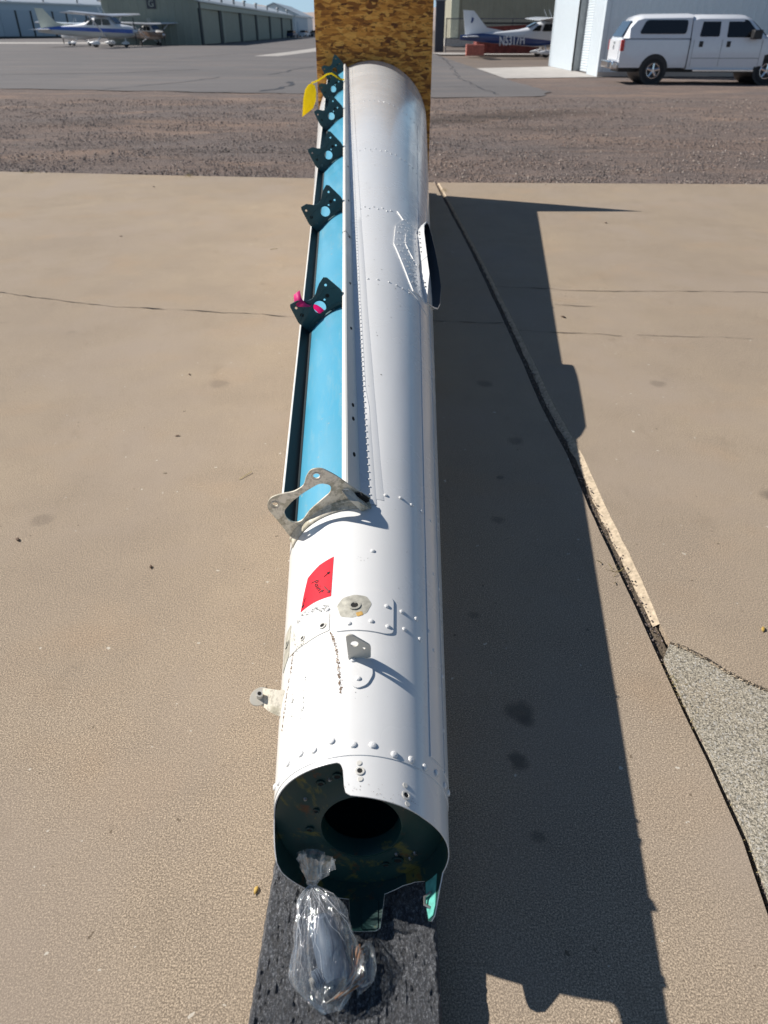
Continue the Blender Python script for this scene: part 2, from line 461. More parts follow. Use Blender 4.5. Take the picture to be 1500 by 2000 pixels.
M['foam'] = mk_foam()
def mk_film():
    m, t, b = newmat('clear_film')
    t.nodes.remove(b)
    out = t.nodes['Material Output']
    tr = N(t, 'ShaderNodeBsdfTransparent'); tr.inputs[0].default_value = (.97, .98, .98, 1)
    gl = N(t, 'ShaderNodeBsdfGlossy'); gl.inputs['Roughness'].default_value = .08; gl.inputs[0].default_value = (1, 1, 1, 1)
    df = N(t, 'ShaderNodeBsdfTranslucent'); df.inputs[0].default_value = (.8, .83, .88, 1)
    d2 = N(t, 'ShaderNodeBsdfDiffuse'); d2.inputs[0].default_value = (.8, .83, .88, 1)
    lw = N(t, 'ShaderNodeLayerWeight'); lw.inputs[0].default_value = .35
    n = noise_n(t, 45, 4, .6, sc=(2.2, .4, 1), dist=1)
    bp = N(t, 'ShaderNodeBump'); bp.inputs['Strength'].default_value = .95; bp.inputs['Distance'].default_value = .004
    t.links.new(n, bp.inputs['Height'])
    for x in (gl, lw, d2): t.links.new(bp.outputs[0], x.inputs['Normal'])
    dm = N(t, 'ShaderNodeMixShader'); dm.inputs[0].default_value = .5; t.links.new(df.outputs[0], dm.inputs[1]); t.links.new(d2.outputs[0], dm.inputs[2])
    a = N(t, 'ShaderNodeMixShader'); t.links.new(ramp(t, lw.outputs['Facing'], [(0.1, .055), (.75, .22), (1, .5)]), a.inputs[0])
    t.links.new(tr.outputs[0], a.inputs[1]); t.links.new(dm.outputs[0], a.inputs[2])
    c = N(t, 'ShaderNodeMixShader'); t.links.new(ramp(t, lw.outputs['Facing'], [(0, .09), (1, .5)]), c.inputs[0])
    t.links.new(a.outputs[0], c.inputs[1]); t.links.new(gl.outputs[0], c.inputs[2])
    t.links.new(c.outputs[0], out.inputs[0])
    return m
M['film'] = mk_film()
M['slate'] = simple('slate_plastic', (.13, .16, .205), .4, var=.15, vs=20)
M['wire'] = simple('tan_wire', (.45, .22, .11), .5)
M['wire2'] = simple('grey_wire', (.25, .24, .22), .5)
M['brass'] = simple('brassy', (.5, .42, .2), .4, metal=.5)
M['tyre'] = simple('rubber', (.022, .022, .024), .8)
M['glass_dark'] = simple('dark_glass', (.012, .014, .018), .08, spec=.6)
M['glass_blue'] = simple('rear_glass', (.03, .05, .09), .05, spec=1.0)
M['car_white'] = simple('car_white', (.76, .78, .82), .22, var=.02, coat=.6)
M['chrome'] = simple('chrome', (.7, .7, .72), .15, metal=1.)
M['black_pl'] = simple('black_plastic', (.02, .02, .022), .5)
M['lamp_red'] = simple('tail_lamp', (.6, .02, .02), .2, coat=.5)
M['hg_green'] = simple('sage_metal', (.27, .295, .245), .6, var=.06, vs=.6)
M['hg_green2'] = simple('sage_door', (.33, .355, .295), .6, var=.07, vs=1.5)
M['hg_trim'] = simple('pale_sage_trim', (.36, .40, .34), .6)
M['hg_dark'] = simple('dark_gap', (.04, .05, .055), .7)
M['hg_blue'] = simple('pale_blue_metal', (.42, .52, .60), .5, var=.06)
M['hg_blue2'] = simple('pale_blue_door', (.36, .46, .55), .5, var=.06)
M['hg_tan'] = simple('khaki_metal', (.33, .31, .23), .6, var=.08, vs=.8)
M['hg_cream'] = simple('cream_post', (.68, .68, .5), .6)
M['hg_white'] = simple('white_metal', (.66, .72, .76), .45, var=.03, coat=.2)
M['roof'] = simple('galvanised', (.5, .53, .55), .4, metal=.4)
M['post_dark'] = simple('dark_post', (.05, .055, .07), .6)
M['rust_red'] = simple('dull_red', (.2, .045, .035), .7, var=.4, vs=3)
M['salmon'] = simple('lit_dumpster_red', (.52, .17, .13), .7, var=.25, vs=6)  # lighter red carries the sunlight on the dumpster's end
M['hill'] = simple('hazy_hill', (.46, .38, .34), .95, var=.15, vs=.02)  # pale tone puts the distance haze into the colour
M['scrub'] = simple('scrub', (.12, .14, .09), .95, var=.4, vs=3)
M['dry_leaf'] = simple('dry_leaf', (.10, .06, .035), .8)
M['yellow_leaf'] = simple('yellow_leaf', (.52, .34, .08), .7)
M['straw'] = simple('dry_straw', (.5, .42, .22), .8, var=.25, vs=50)
M['grey_metal'] = simple('vent_grey', (.3, .32, .33), .5, metal=.4)

# ------------------------------------------------------------------ boom geometry (cone frame)
YN, YF = .77, 8.96
def axis(Y):
    k = (Y - YN) / (YF - YN)
    return Vector((-.046 - .084 * k, Y, .274 + .453 * k)), .174 + .426 * k
def pt(Y, a, h=0):
    C, r = axis(Y); a = R(a)
    h += .0009 * noise.noise(Vector((math.sin(a) * 2.2, Y * 1.3, math.cos(a) * 2.2))) + .0003 * noise.noise(Vector((math.sin(a) * 6, Y * 6, math.cos(a) * 6)))
    return C + Vector((math.sin(a), 0, math.cos(a))) * (r + h)
A0 = -37.5
EV = Vector((math.cos(R(A0)), 0, -math.sin(R(A0)))); NV = Vector((math.sin(R(A0)), 0, math.cos(R(A0))))
def tr(Y, e, h):
    """trough frame: e across, h above the skin at the trough centre line"""
    C, r = axis(Y)
    return C + EV * e + NV * (r + h)
def skin_h(Y, e):
    C, r = axis(Y)
    return math.sqrt(max(r * r - e * e, 0)) - r
def surf_mx(Y, a, h=0):
    p = pt(Y, a, h)
    z = Vector((math.sin(R(a)), -.052, math.cos(R(a)))).normalized()
    x = Vector((math.cos(R(a)), 0, -math.sin(R(a))))
    y = z.cross(x).normalized(); x = y.cross(z)
    return Matrix.Translation(p) @ Matrix((x, y, z)).transposed().to_4x4()
SA = .004
def surf_patch(name, outer, holes, h0, h1, mat, parent, rnd=0, da=3.0, dy=.25):
    """outer in (angle deg, Y); raised sheet that follows the boom"""
    o2 = [(a * SA, y) for a, y in outer]
    if rnd: o2 = rounded(o2, rnd)
    hs = [[(a * SA, y) for a, y in hh] for hh in holes]
    me = curve_mesh([o2] + hs)
    bm = bmesh.new(); bm.from_mesh(me)
    bmesh.ops.remove_doubles(bm, verts=bm.verts, dist=1e-5)
    xs = [v.co.x for v in bm.verts]; ys = [v.co.y for v in bm.verts]
    x = min(xs) + da * SA
    while x < max(xs):
        bmesh.ops.bisect_plane(bm, geom=bm.verts[:] + bm.edges[:] + bm.faces[:], plane_co=(x, 0, 0), plane_no=(1, 0, 0)); x += da * SA
    y = min(ys) + dy
    while y < max(ys):
        bmesh.ops.bisect_plane(bm, geom=bm.verts[:] + bm.edges[:] + bm.faces[:], plane_co=(0, y, 0), plane_no=(0, 1, 0)); y += dy
    ret = bmesh.ops.extrude_face_region(bm, geom=bm.faces[:])
    top = {g for g in ret['geom'] if isinstance(g, bmesh.types.BMVert)}
    for v in bm.verts:
        v.co = pt(v.co.y, v.co.x / SA, h1 if v in top else h0)
    bmesh.ops.recalc_face_normals(bm, faces=bm.faces)
    bm.to_mesh(me); bm.free()
    me.materials.clear(); me.materials.append(mat); me.name = name
    sm(me, 30)
    o = link(bpy.data.objects.new(name, me))
    return put(o, parent, True)

# ================================================================== SETTING
def sheet(name, poly, z, mat, holes=()):
    me = curve_mesh([poly] + list(holes))
    for v in me.vertices: v.co.z = z
    me.materials.clear(); me.materials.append(mat); me.name = name
    bm = bmesh.new(); bm.from_mesh(me); bmesh.ops.remove_doubles(bm, verts=bm.verts, dist=1e-5)
    bmesh.ops.recalc_face_normals(bm, faces=bm.faces)
    if sum(f.normal.z for f in bm.faces) < 0: bmesh.ops.reverse_faces(bm, faces=bm.faces)
    bm.to_mesh(me); bm.free()
    return link(bpy.data.objects.new(name, me))
def slab(name, poly, z0, z1, mat):
    s = MB(); s.prism(poly, lambda x, y: (x, y, z0), lambda x, y: (x, y, z1))
    return s.build(name, mat, smooth=False)
struct(sheet('ground', [(-3000, -300), (3000, -300), (3000, 4000), (-3000, 4000)], -.09, M['ground']))
JL = [(.83, -3), (.838, .784), (.856, .962), (.844, 1.632), (.83, 2.391), (.833, 2.809), (.808, 3.282), (.800, 4.298), (.762, 6.248), (.64, 9.775)]
jl = []
for i in range(len(JL) - 1):
    n = max(2, int((JL[i + 1][1] - JL[i][1]) / .07))
    for k in range(n):
        f = k / n
        x = JL[i][0] + (JL[i + 1][0] - JL[i][0]) * f; y = JL[i][1] + (JL[i + 1][1] - JL[i][1]) * f
        jl.append((x + .004 * noise.noise(Vector((y * 3, 0, 0))) + .0025 * noise.noise(Vector((y * 19, 3, 0))), y))
jl.append(JL[-1])
far_edge_l = [(-14, 11.7), (-5.24, 10.62), (-3, 10.33), (-1.0, 10.09), (.2, 9.88)]
struct(slab('concrete_slab', [(-14, -3)] + jl + far_edge_l[::-1], -.14, 0, M['concrete']))
GW = .038   # groove with debris
BWd = .032  # sunlit chamfer
def bw(y): return BWd * min(1, .45 + .55 * max(0, (y - 1.63)) / .35) * (1 if y < 3 else max(.55, 1 - (y - 3) * .1))
jr = [(x + GW + bw(y) + .004 * noise.noise(Vector((y * 11, 7, 0))) + .0025 * noise.noise(Vector((y * 47, 3, 0))), y) for x, y in jl if y >= 1.635]
patch_edge = [(.902, 1.628), (.918, 1.618), (.946, 1.603), (.985, 1.565), (1.035, 1.505), (1.08, 1.462), (1.127, 1.432), (1.2, 1.40), (1.4, 1.385), (2.2, 1.3)]
pe = []
for i in range(len(patch_edge) - 1):
    for k in range(5):
        f = k / 5; x = patch_edge[i][0] * (1 - f) + patch_edge[i + 1][0] * f; y = patch_edge[i][1] * (1 - f) + patch_edge[i + 1][1] * f
        pe.append((x, y + .006 * noise.noise(Vector((x * 40, 1, 2)))))
pe.append(patch_edge[-1])
o = struct(slab('concrete_slab', jr + [(4.8, 9.65), (14, 9.4), (14, 1.3)] + pe[::-1][:-1], -.14, 0, M['concrete']))
# chamfer on the edge of the right-hand slab
s = MB()
a = [(x, y, -.001) for x, y in jr]; b_ = [(x - bw(y) + .006 * noise.noise(Vector((y * 14, 2, 5))) + .003 * noise.noise(Vector((y * 60, 2, 5))), y, -.015) for x, y in jr]
s.loft([b_, a], caps=False, closed=False); s.loft([[(p[0], p[1], -.1) for p in b_], b_], caps=False, closed=False)
struct(s.build('slab_chamfer', M['bevel'], smooth=False))
# debris packed in the joint
s = MB(); rows = []
for x, y in [p for p in jl if p[1] >= 1.52]:
    row = []
    for k in range(9):
        f = k / 8
        row.append((x - .002 + f * (GW + .012), y, -.016 + .008 * noise.noise(Vector((x * 90 + k * 3, y * 60, 0))) - .008 * (1 - f)))
    rows.append(row)
s.loft(rows, caps=False, closed=False)
struct(s.build('joint_fill', M['debris']))
s = MB()
for _ in range(2600):
    x, y = random.choice(jl); y += random.uniform(-.04, .04)
    if y < 1.62 and random.random() < .75: continue
    g = GW if y > 1.62 else .012
    x += random.uniform(.008, g + .01); r = random.uniform(.0016, .0052)
    z = -.012 + random.uniform(-.003, .005)
    d = [Vector(q) * r * random.uniform(.7, 1.2) for q in ((1, 0, 0), (0, 1, 0), (-1, 0, 0), (0, -1, 0), (0, 0, 1))]
    s.add([Vector((x, y, z)) + q for q in d], [(0, 1, 4), (1, 2, 4), (2, 3, 4), (3, 0, 4)])
stuff(s.build('joint_grit', M['stone'], smooth=False, fix=False))
# broken crumbs along the rim of the rough patch
s = MB()
for _ in range(420):
    i = random.randrange(1, 8); f = random.random()
    x = patch_edge[i][0] * (1 - f) + patch_edge[i + 1][0] * f; y = patch_edge[i][1] * (1 - f) + patch_edge[i + 1][1] * f - .006 + random.gauss(0, .004)
    r = random.uniform(.0012, .0042); d = [Vector(q) * r * random.uniform(.7, 1.2) for q in ((1, 0, 0), (0, 1, 0), (-1, 0, 0), (0, -1, 0), (0, 0, 1))]
    s.add([Vector((x + random.gauss(0, .004), y, -.001)) + q for q in d], [(0, 1, 4), (1, 2, 4), (2, 3, 4), (3, 0, 4)])
stuff(s.build('patch_crumbs', M['bevel'], smooth=False, fix=False))
# rough patch
poly = [(x + .018 + .003 * noise.noise(Vector((y * 16, 5, 0))), y) for x, y in jl if y < 1.63] + [(p[0], p[1] - .008) for p in pe] + [(2.2, -3)]
struct(slab('rough_patch', poly, -.14, -.004, M['concrete_rough']))
struct(sheet('joint_bed', [(.7, -3), (2.3, -3), (2.3, 1.8), (.7, 1.8)], -.05, M['black_gap']))

# cracks in the concrete: thin jagged slits of dirt
def crack(pts, w0, mat, name='slab_crack', z=.004, jag=.02, step=.05):
    s = MB(); L = []; Rr = []
    P = []
    for i in range(len(pts) - 1):
        a, b = Vector(pts[i]), Vector(pts[i + 1]); n = max(1, int((b - a).length / step))
        for k in range(n): P.append(a.lerp(b, k / n))
    P.append(Vector(pts[-1]))
    for i, p in enumerate(P):
        d = (P[min(i + 1, len(P) - 1)] - P[max(i - 1, 0)]).normalized(); q = Vector((-d.y, d.x))
        off = jag * noise.noise(Vector((p.x * 4, p.y * 4, len(pts)))) + jag * .6 * noise.noise(Vector((p.x * 19, p.y * 19, 3)))
        ww = w0 * max(.12, .6 + 1.2 * noise.noise(Vector((p.x * 9, p.y * 9, 8))))
        c = p + q * off
        L.append((c.x + q.x * ww, c.y + q.y * ww, z)); Rr.append((c.x - q.x * ww, c.y - q.y * ww, z))
    s.loft([L, Rr], caps=False, closed=False)
    return struct(s.build(name, mat, smooth=False))
crack([(-2.95, 5.27), (-2.2, 5.0), (-1.856, 4.895), (-1.2, 4.80), (-.551, 4.682), (0, 4.62), (.322, 4.601), (.80, 4.57)], .006, M['crack'])
crack([(.83, 5.37), (1.6, 5.25), (2.4, 5.25), (3.4, 5.2)], .0055, M['crack'])
crack([(.86, 4.42), (1.1, 4.39), (1.5, 4.33)], .004, M['crack'])
crack([(1.6, 4.35), (2.3, 4.28)], .003, M['crack'])
crack([(1.2, 4.95), (1.5, 4.9)], .003, M['crack'])
crack([(q[0], q[1] - .004) for q in patch_edge[1:8]], .005, M['crack'], jag=.006, step=.012, z=.001)
# gravel strip (a displaced sheet) and loose stones
s = MB(); rows = []
ny, nx = 70, 150
for j in range(ny + 1):
    f = j / ny; row = []
    for i in range(nx + 1):
        x = -15 + 30 * i / nx
        y0 = 9.3 if x > .6 else 9.3
        y0 = 9.35
        y1 = 28.0 if x < 1.0 else 42
        y = y0 + (y1 - y0) * f ** 1.6
        z = -.028 + .02 * noise.noise(Vector((x * .5, y * 1.4, 0))) + .010 * noise.noise(Vector((x * 3, y * 5, 4)))
        z -= .02 * math.exp(-((y - 12.2 - .12 * x) / .35) ** 2)
        row.append((x, y, min(z, -.008) if y < 11.8 else min(z, -.014)))
    rows.append(row)
s.loft(rows, caps=False, closed=False)
struct(s.build('gravel_strip', M['gravel']))
s = MB(); cnt = 0
while cnt < 26000:
    u = random.random(); y = 9.6 + 13.5 * u ** 1.7; x = random.uniform(-.58, .58) * (y + 2)
    ye = 10.09 - (x + 1) * .125 if x < .6 else 9.80 - (x - .6) * .035
    if y < ye - .01 * random.random() and not (cnt < 700 and ye - y < abs(random.gauss(0, .12))): continue
    cl = noise.noise(Vector((x * .7, y * 1.2, 9)))
    if cl < -.08 and random.random() < .8: continue
    cnt += 1
    r = random.uniform(.005, .019) * (1 + .35 * (u)); z = -.016
    c = Vector((x, y, .001 if y < ye else z)); th = random.random() * 3
    if y < ye: r = min(r, .009)
    d = [Vector((math.cos(th + k * 1.57) * r * random.uniform(.8, 1.3), math.sin(th + k * 1.57) * r * random.uniform(.8, 1.3), random.uniform(-.2, .3) * r)) for k in range(4)]
    d += [Vector((0, 0, r * .9))]
    s.add([c + q for q in d], [(0, 1, 4), (1, 2, 4), (2, 3, 4), (3, 0, 4)])
stuff(s.build('gravel_stones', M['stone'], smooth=False, fix=False))

crack([(-6.5, 13.3), (-4.2, 12.9), (-2.5, 12.65), (-.75, 12.5)], .022, M['crack'], 'step_shadow', .003, .12, .12)  # dark ribbon painted as the shadow of a paving step
crack([(1.0, 12.6), (3.0, 12.9), (6.0, 12.7)], .014, M['crack'], 'step_shadow', .003, .15, .12)  # painted shadow line of the step, right of the boom
# asphalt apron
ap = [(-300, 50), (-80, 27.2), (-40, 28.2), (-12.96, 27.4), (-9.1, 26.6), (-2.34, 25.07), (1.47, 23.49), (4.6, 24.0), (5.2, 26), (4.79, 33.06), (4.65, 41.05), (4.3, 55), (4.0, 71), (4.0, 900), (-300, 900)]
ap2 = []
for i in range(len(ap)):
    a, b = ap[i], ap[(i + 1) % len(ap)]; L = math.hypot(b[0] - a[0], b[1] - a[1]); n_ = int(L / .4) if (a[1] < 56 and b[1] < 42 and abs(a[0]) < 45 and abs(b[0]) < 45) else 1
    for k in range(max(1, n_)):
        f = k / max(1, n_); x = a[0] * (1 - f) + b[0] * f; y = a[1] * (1 - f) + b[1] * f; q = n_ > 1
        ap2.append((x + q * .25 * noise.noise(Vector((x * 2, y * 2, 1))), y + q * (.35 * noise.noise(Vector((x * .8, y, 3))) + .15 * noise.noise(Vector((x * 5, y, 6))))))
ap = ap2
struct(sheet('asphalt_apron', ap, -.010, M['asphalt']))
struct(sheet('concrete_pad', [(4.65, 42.2), (4.83, 33.1), (8.8, 34.1), (9.0, 34.1), (9.0, 44.3)], -.006, M['concrete_pale']))
struct(sheet('concrete_gutter', [(4.0, 70.6), (4.4, 66), (14.5, 66), (14.5, 71), (4.0, 71.3)], -.006, M['concrete_pale']))
struct(sheet('concrete_gutter', [(-9.6, 62), (-7.8, 62), (-6.0, 76), (-5.4, 92), (-7.2, 92), (-8.2, 76)], -.006, M['concrete_pale']))
struct(sheet('concrete_gutter', [(-70, 118), (-34, 118), (-34, 132), (-76, 132)], -.006, M['concrete_pale']))
for pts, wd in [([(-9.2, 26.9), (-7.6, 30.5), (-6.6, 34)], .05), ([(-20, 33), (-16, 36), (-12, 37.5), (-9, 41)], .06), ([(-5, 36), (-4.2, 42), (-1.8, 50)], .07), ([(-3.9, 26), (-3.2, 28.5), (-3.4, 31)], .13),
                ([(-30, 31.5), (-20, 32.2), (-8, 32)], .03), ([(-28, 45), (-14, 47), (-5, 46)], .05), ([(3.4, 24.5), (3.0, 33), (3.7, 47), (4.2, 64)], .035), ([(-40, 60), (-20, 62), (-5, 60)], .06), ([(-2, 27), (2, 28.2), (4.6, 28)], .03), ([(-14, 55), (-12, 68), (-6, 75)], .06)]:
    crack(pts, wd, M['tar'], 'sealed_crack', -.005, .25, .5)

# ------------------------------------------------------------------ buildings
def corr(s, p, q, z0, z1, pitch, dep, nrm):
    """ribbed sheet between ground points p and q"""
    p, q = Vector(p), Vector(q); L = (q - p).length; n = int(L / pitch); d = (q - p) / n; nv = Vector(nrm)
    A = []; B = []
    for i in range(n):
        for f, h in ((0, 0), (.62, 0), (.7, dep), (.92, dep)):
            c = p + d * (i + f) + nv * h
            A.append((c.x, c.y, z0)); B.append((c.x, c.y, z1))
    A.append((q.x, q.y, z0)); B.append((q.x, q.y, z1))
    s.loft([A, B], caps=False, closed=False)
# long sage hangar row on the left
HX0, HX1, HY0, HY1, HH = -34.7, -22.95, 107, 216, 4.55
hg = thing('hangar_row', 'long sage green hangar row with letter sign on its end wall', 'hangar', (HX0, HY0, 0))
s = MB(); s.box(HX0 + .1, HX1 - .5, HY0 + .1, HY1, 0, HH - .05); s.build('wall', M['hg_green'], hg, True)
s = MB(); corr(s, (HX0, HY0, 0), (HX1, HY0, 0), 0, HH + 0.0, .9, -.05, (0, 1, 0))
gt = MB(); gt.prism([(HX0, HH), (HX1, HH), ((HX0 + HX1) / 2, HH + 1.3)], lambda x, z: (x, HY0 + .02, z), lambda x, z: (x, HY0 + .2, z)); gt.build('gable', M['hg_green'], hg, True)
s.build('end_wall', M['hg_green'], hg, True, smooth=False)
s = MB(); mid = (HX0 + HX1) / 2
s.prism([(HX0 - .4, HH - .1), (mid, HH + 1.45), (HX1 + .35, HH - .1), (HX1 + .35, HH + .12), (mid, HH + 1.65), (HX0 - .4, HH + .12)], lambda x, z: (x, HY0 - .25, z), lambda x, z: (x, HY1 + .3, z))
s.build('roof', M['roof'], hg, True)
s = MB(); s.box(HX1 - .02, HX1 + .12, HY0, HY1, HH - .75, HH - .12); s.build('header_trim', M['hg_trim'], hg, True)
ys = [107.0, 122.6, 139.5, 156.5, 175, 195, 215.5]
pm_ = MB(); pm_.box(-.06, .05, 0, 1, 0, 1)
for i in range(6):
    y0, y1 = ys[i], ys[i + 1]
    s = MB(); corr(s, (HX1 - .15, y0 + .8, 0), (HX1 - .15, (y0 + y1) / 2 + 1, 0), .05, HH - .75, .7, .05, (1, 0, 0)); s.build('door_panel', M['hg_green2'], hg, True, smooth=False)
    s = MB(); corr(s, (HX1 - .3, (y0 + y1) / 2 + 1, 0), (HX1 - .3, y1 - 1.3, 0), .05, HH - .75, .7, .05, (1, 0, 0)); s.build('door_panel', M['hg_green2'], hg, True, smooth=False)
    s = MB(); s.box(HX1 - .28, HX1 - .1, y1 - 1.3, y1 + .2, 0, HH - .75); s.build('door_recess', M['hg_dark'], hg, True)
    s = MB(); s.box(HX1 - .1, HX1 + .02, y1 + .2, y1 + .8, 0, HH - .75); s.build('pilaster', M['hg_trim'], hg, True)
s = MB(); s.box(HX1 - .02, HX1 + .22, 107.1, 107.9, 0, HH - .1); s.build('downpipe', M['hg_dark'], hg, True)
s = MB(); s.box(-29.1, -28.0, HY0 - .12, HY0 - .01, 3.72, 4.72); sg = s.build('sign_board', M['post_dark'], hg, True)
me = text_mesh('G', .95, thick=.02); me.transform(Matrix.Translation((-28.55, HY0 - .15, 4.22)) @ Matrix.Rotation(R(90), 4, 'X')); me.materials.clear(); me.materials.append(M['hg_trim'])
o = link(bpy.data.objects.new('sign_letter', me)); put(o, sg)
def vent(parent, x, y, z, sc=1):
    s = MB(); s.tube((x, y, z), (x, y, z + .62 * sc), .13 * sc, n=8); s.tube((x, y, z + .62 * sc), (x, y, z + .76 * sc), .30 * sc, .2 * sc, n=8)
    return s.build('roof_vent', M['grey_metal'], parent, True)
for y in (116, 125, 135, 145, 158, 173, 190, 208): vent(hg, HX1 - .3, y, HH + .05, 1.3)
# pale blue hangar at far left
bx = thing('hangar_row', 'pale blue hangar row with tall doors behind the parked planes', 'hangar', (-100, 178, 0))
P0, P1 = Vector((-95, 163, 0)), Vector((-66, 238, 0)); dv = (P1 - P0).normalized(); nv = Vector((dv.y, -dv.x, 0))
def bp(t_, off, z): return P0 + dv * t_ + nv * off + Vector((0, 0, z))
LB = (P1 - P0).length
s = MB(); s.loft([[bp(0, 0, 0), bp(0, -20, 0), bp(0, -20, 6.5), bp(0, 0, 6.5)], [bp(LB, 0, 0), bp(LB, -20, 0), bp(LB, -20, 6.5), bp(LB, 0, 6.5)]]); s.build('wall', M['hg_blue'], bx, True)
s = MB(); s.loft([[bp(-.5, .4, 6.5), bp(-.5, -10, 8.2), bp(-.5, -20, 6.5), bp(-.5, -10, 8.4), bp(-.5, .4, 6.8)], [bp(LB, .4, 6.5), bp(LB, -10, 8.2), bp(LB, -20, 6.5), bp(LB, -10, 8.4), bp(LB, .4, 6.8)]]); s.build('roof', M['roof'], bx, True)
k = 0
for t0 in (6, 17.5, 29, 40.5, 52, 63.5):
    for h in (0, 1):
        ta, tb = t0 + h * 4.6 + .3, t0 + h * 4.6 + 4.6
        s = MB(); s.loft([[bp(ta, .06, .2), bp(ta, .12, .2), bp(ta, .12, 5.2), bp(ta, .06, 5.2)], [bp(tb, .06, .2), bp(tb, .12, .2), bp(tb, .12, 5.2), bp(tb, .06, 5.2)]]); s.build('door_panel', M['hg_blue2'], bx, True)
        s = MB(); s.loft([[bp(tb, .03, .2), bp(tb, .18, .2), bp(tb, .18, 5.2), bp(tb, .03, 5.2)], [bp(tb + .5, .03, .2), bp(tb + .5, .18, .2), bp(tb + .5, .18, 5.2), bp(tb + .5, .03, 5.2)]]); s.build('door_recess', M['hg_dark'], bx, True)
    q = bp(t0 + 4, -1, 6.7); vent(bx, q.x, q.y, q.z, 1.6)
s = MB(); s.loft([[bp(-1, .02, 0), bp(-1, .3, 0), bp(-1, .3, .35), bp(-1, .02, .35)], [bp(LB, .02, 0), bp(LB, .3, 0), bp(LB, .3, .35), bp(LB, .02, .35)]]); s.build('base_rail', M['hg_dark'], bx, True)
# gabled white building and blue building beyond the row
g = thing('gabled_building', 'white gabled building far behind the sage hangar row', 'building', (-34, 250, 0))
s = MB(); s.prism([(-38.5, 0), (-24, 0), (-24, 4.9), (-31, 7.6), (-38.5, 4.9)], lambda x, z: (x, 245, z), lambda x, z: (x, 290, z)); s.build('wall', M['hg_white'], g, True)
s = MB(); s.prism([(-39, 4.7), (-31, 7.65), (-23.6, 4.75), (-23.6, 5.0), (-31, 7.95), (-39, 5.0)], lambda x, z: (x, 244.5, z), lambda x, z: (x, 290, z)); s.build('roof', M['roof'], g, True)
g = thing('blue_building', 'small pale blue building at the far end of the hangar row', 'building', (-26, 235, 0))
s = MB(); s.box(-26.8, -23.2, 225, 262, 0, 4.4); s.build('wall', M['hg_blue'], g, True)
s = MB(); s.box(-27.0, -22.9, 224.7, 262, 4.4, 4.75); s.build('roof', M['roof'], g, True)
s = MB(); s.box(-23.22, -23.1, 230, 236, 0, 3.4); s.build('door', M['hg_blue2'], g, True)
s = MB(); s.box(-25.9, -24.1, 224.9, 225.02, 1.0, 2.6); s.build('window', M['glass_dark'], g, True)
# low far hills
def hills(x0, x1, y, h, seed):
    s = MB(); A = []; B = []; C = []
    n = 120
    for i in range(n + 1):
        x = x0 + (x1 - x0) * i / n
        hh = h * (.75 + .5 * noise.noise(Vector((x * .004, seed, 0))) + .15 * noise.noise(Vector((x * .02, seed, 1))))
        A.append((x, y, -2)); B.append((x, y + 120, hh)); C.append((x, y + 500, -2))
    s.loft([A, B, C], caps=False, closed=False)
    return struct(s.build('hills', M['hill']))
hills(-2600, 2600, 2300, 62, 3)
# right side: khaki hangar behind the fence
kb = thing('hangar', 'khaki metal hangar with cream corner post behind the fence', 'hangar', (20, 128, 0))
s = MB(); corr(s, (7.9, 100, 0), (60, 100, 0), 0, 5.35, .6, -.05, (0, 1, 0)); s.build('front_wall', M['hg_tan'], kb, True, smooth=False)
s = MB(); s.box(7.95, 60, 100.1, 125, 0, 5.3); s.build('wall', M['hg_tan'], kb, True)
s = MB(); s.box(7.6, 60.3, 99.7, 125.3, 5.36, 5.62); s.build('roof', M['roof'], kb, True)
s = MB(); s.box(7.6, 60.3, 99.55, 99.69, 5.2, 5.5); s.build('gutter', M['hg_blue'], kb, True)
s = MB(); s.box(7.7, 8.6, 99.6, 99.93, 0.5, 5.2); s.build('corner_post', M['hg_cream'], kb, True)
s = MB(); s.box(7.0, 11.5, 98.2, 99.5, 0, .8); s.build('loading_step', M['concrete_pale'], kb, True)
# dark gate pillar + fence
gp = thing('gate_pillar', 'dark grey gate pillar at the left end of the fence', 'pillar', (4.7, 73, 0))
s = MB(); s.box(4.35, 5.1, 72.6, 73.2, 0, 3.6); s.build('column', M['post_dark'], gp, True)
s = MB(); s.box(4.28, 5.17, 72.52, 73.28, 3.6, 3.72); s.build('cap', M['grey_metal'], gp, True)
fn = thing('chain_link_fence', 'dark chain link fence behind the white and blue tail', 'fence', (9.5, 71, 0))
posts = [5.15, 8.0, 10.6, 13.3, 16.0]
for x in posts:
    s = MB(); s.tube((x, 71, 0), (x, 71, 2.4), .04, n=8); s.build('post', M['post_dark'], fn, True)
for z in (.12, 1.0, 2.35):
    s = MB(); s.tube((5.15, 70.97, z), (16, 70.97, z), .035, n=6); s.build('rail', M['post_dark'], fn, True)
s = MB(); x = 2.9
while x < 16:
    for sg_ in (1, -1):
        xa, xb = x, x + 2.2
        if sg_ < 0: xa, xb = xb, xa
        za, zb = .1, 2.3
        x0, x1 = sorted((xa, xb))
        if x1 > 5.15 and x0 < 16:
            def cl(xx): return za + (zb - za) * ((xx - xa) / (xb - xa))
            p0x = max(x0, 5.15); p1x = min(x1, 16.)
            s.tube((p0x, 71.03, cl(p0x)), (p1x, 71.03, cl(p1x)), .005, n=3, caps=False)
    x += .11
stuff(s.build('wire_mesh', M['post_dark'], fn, True, smooth=False))
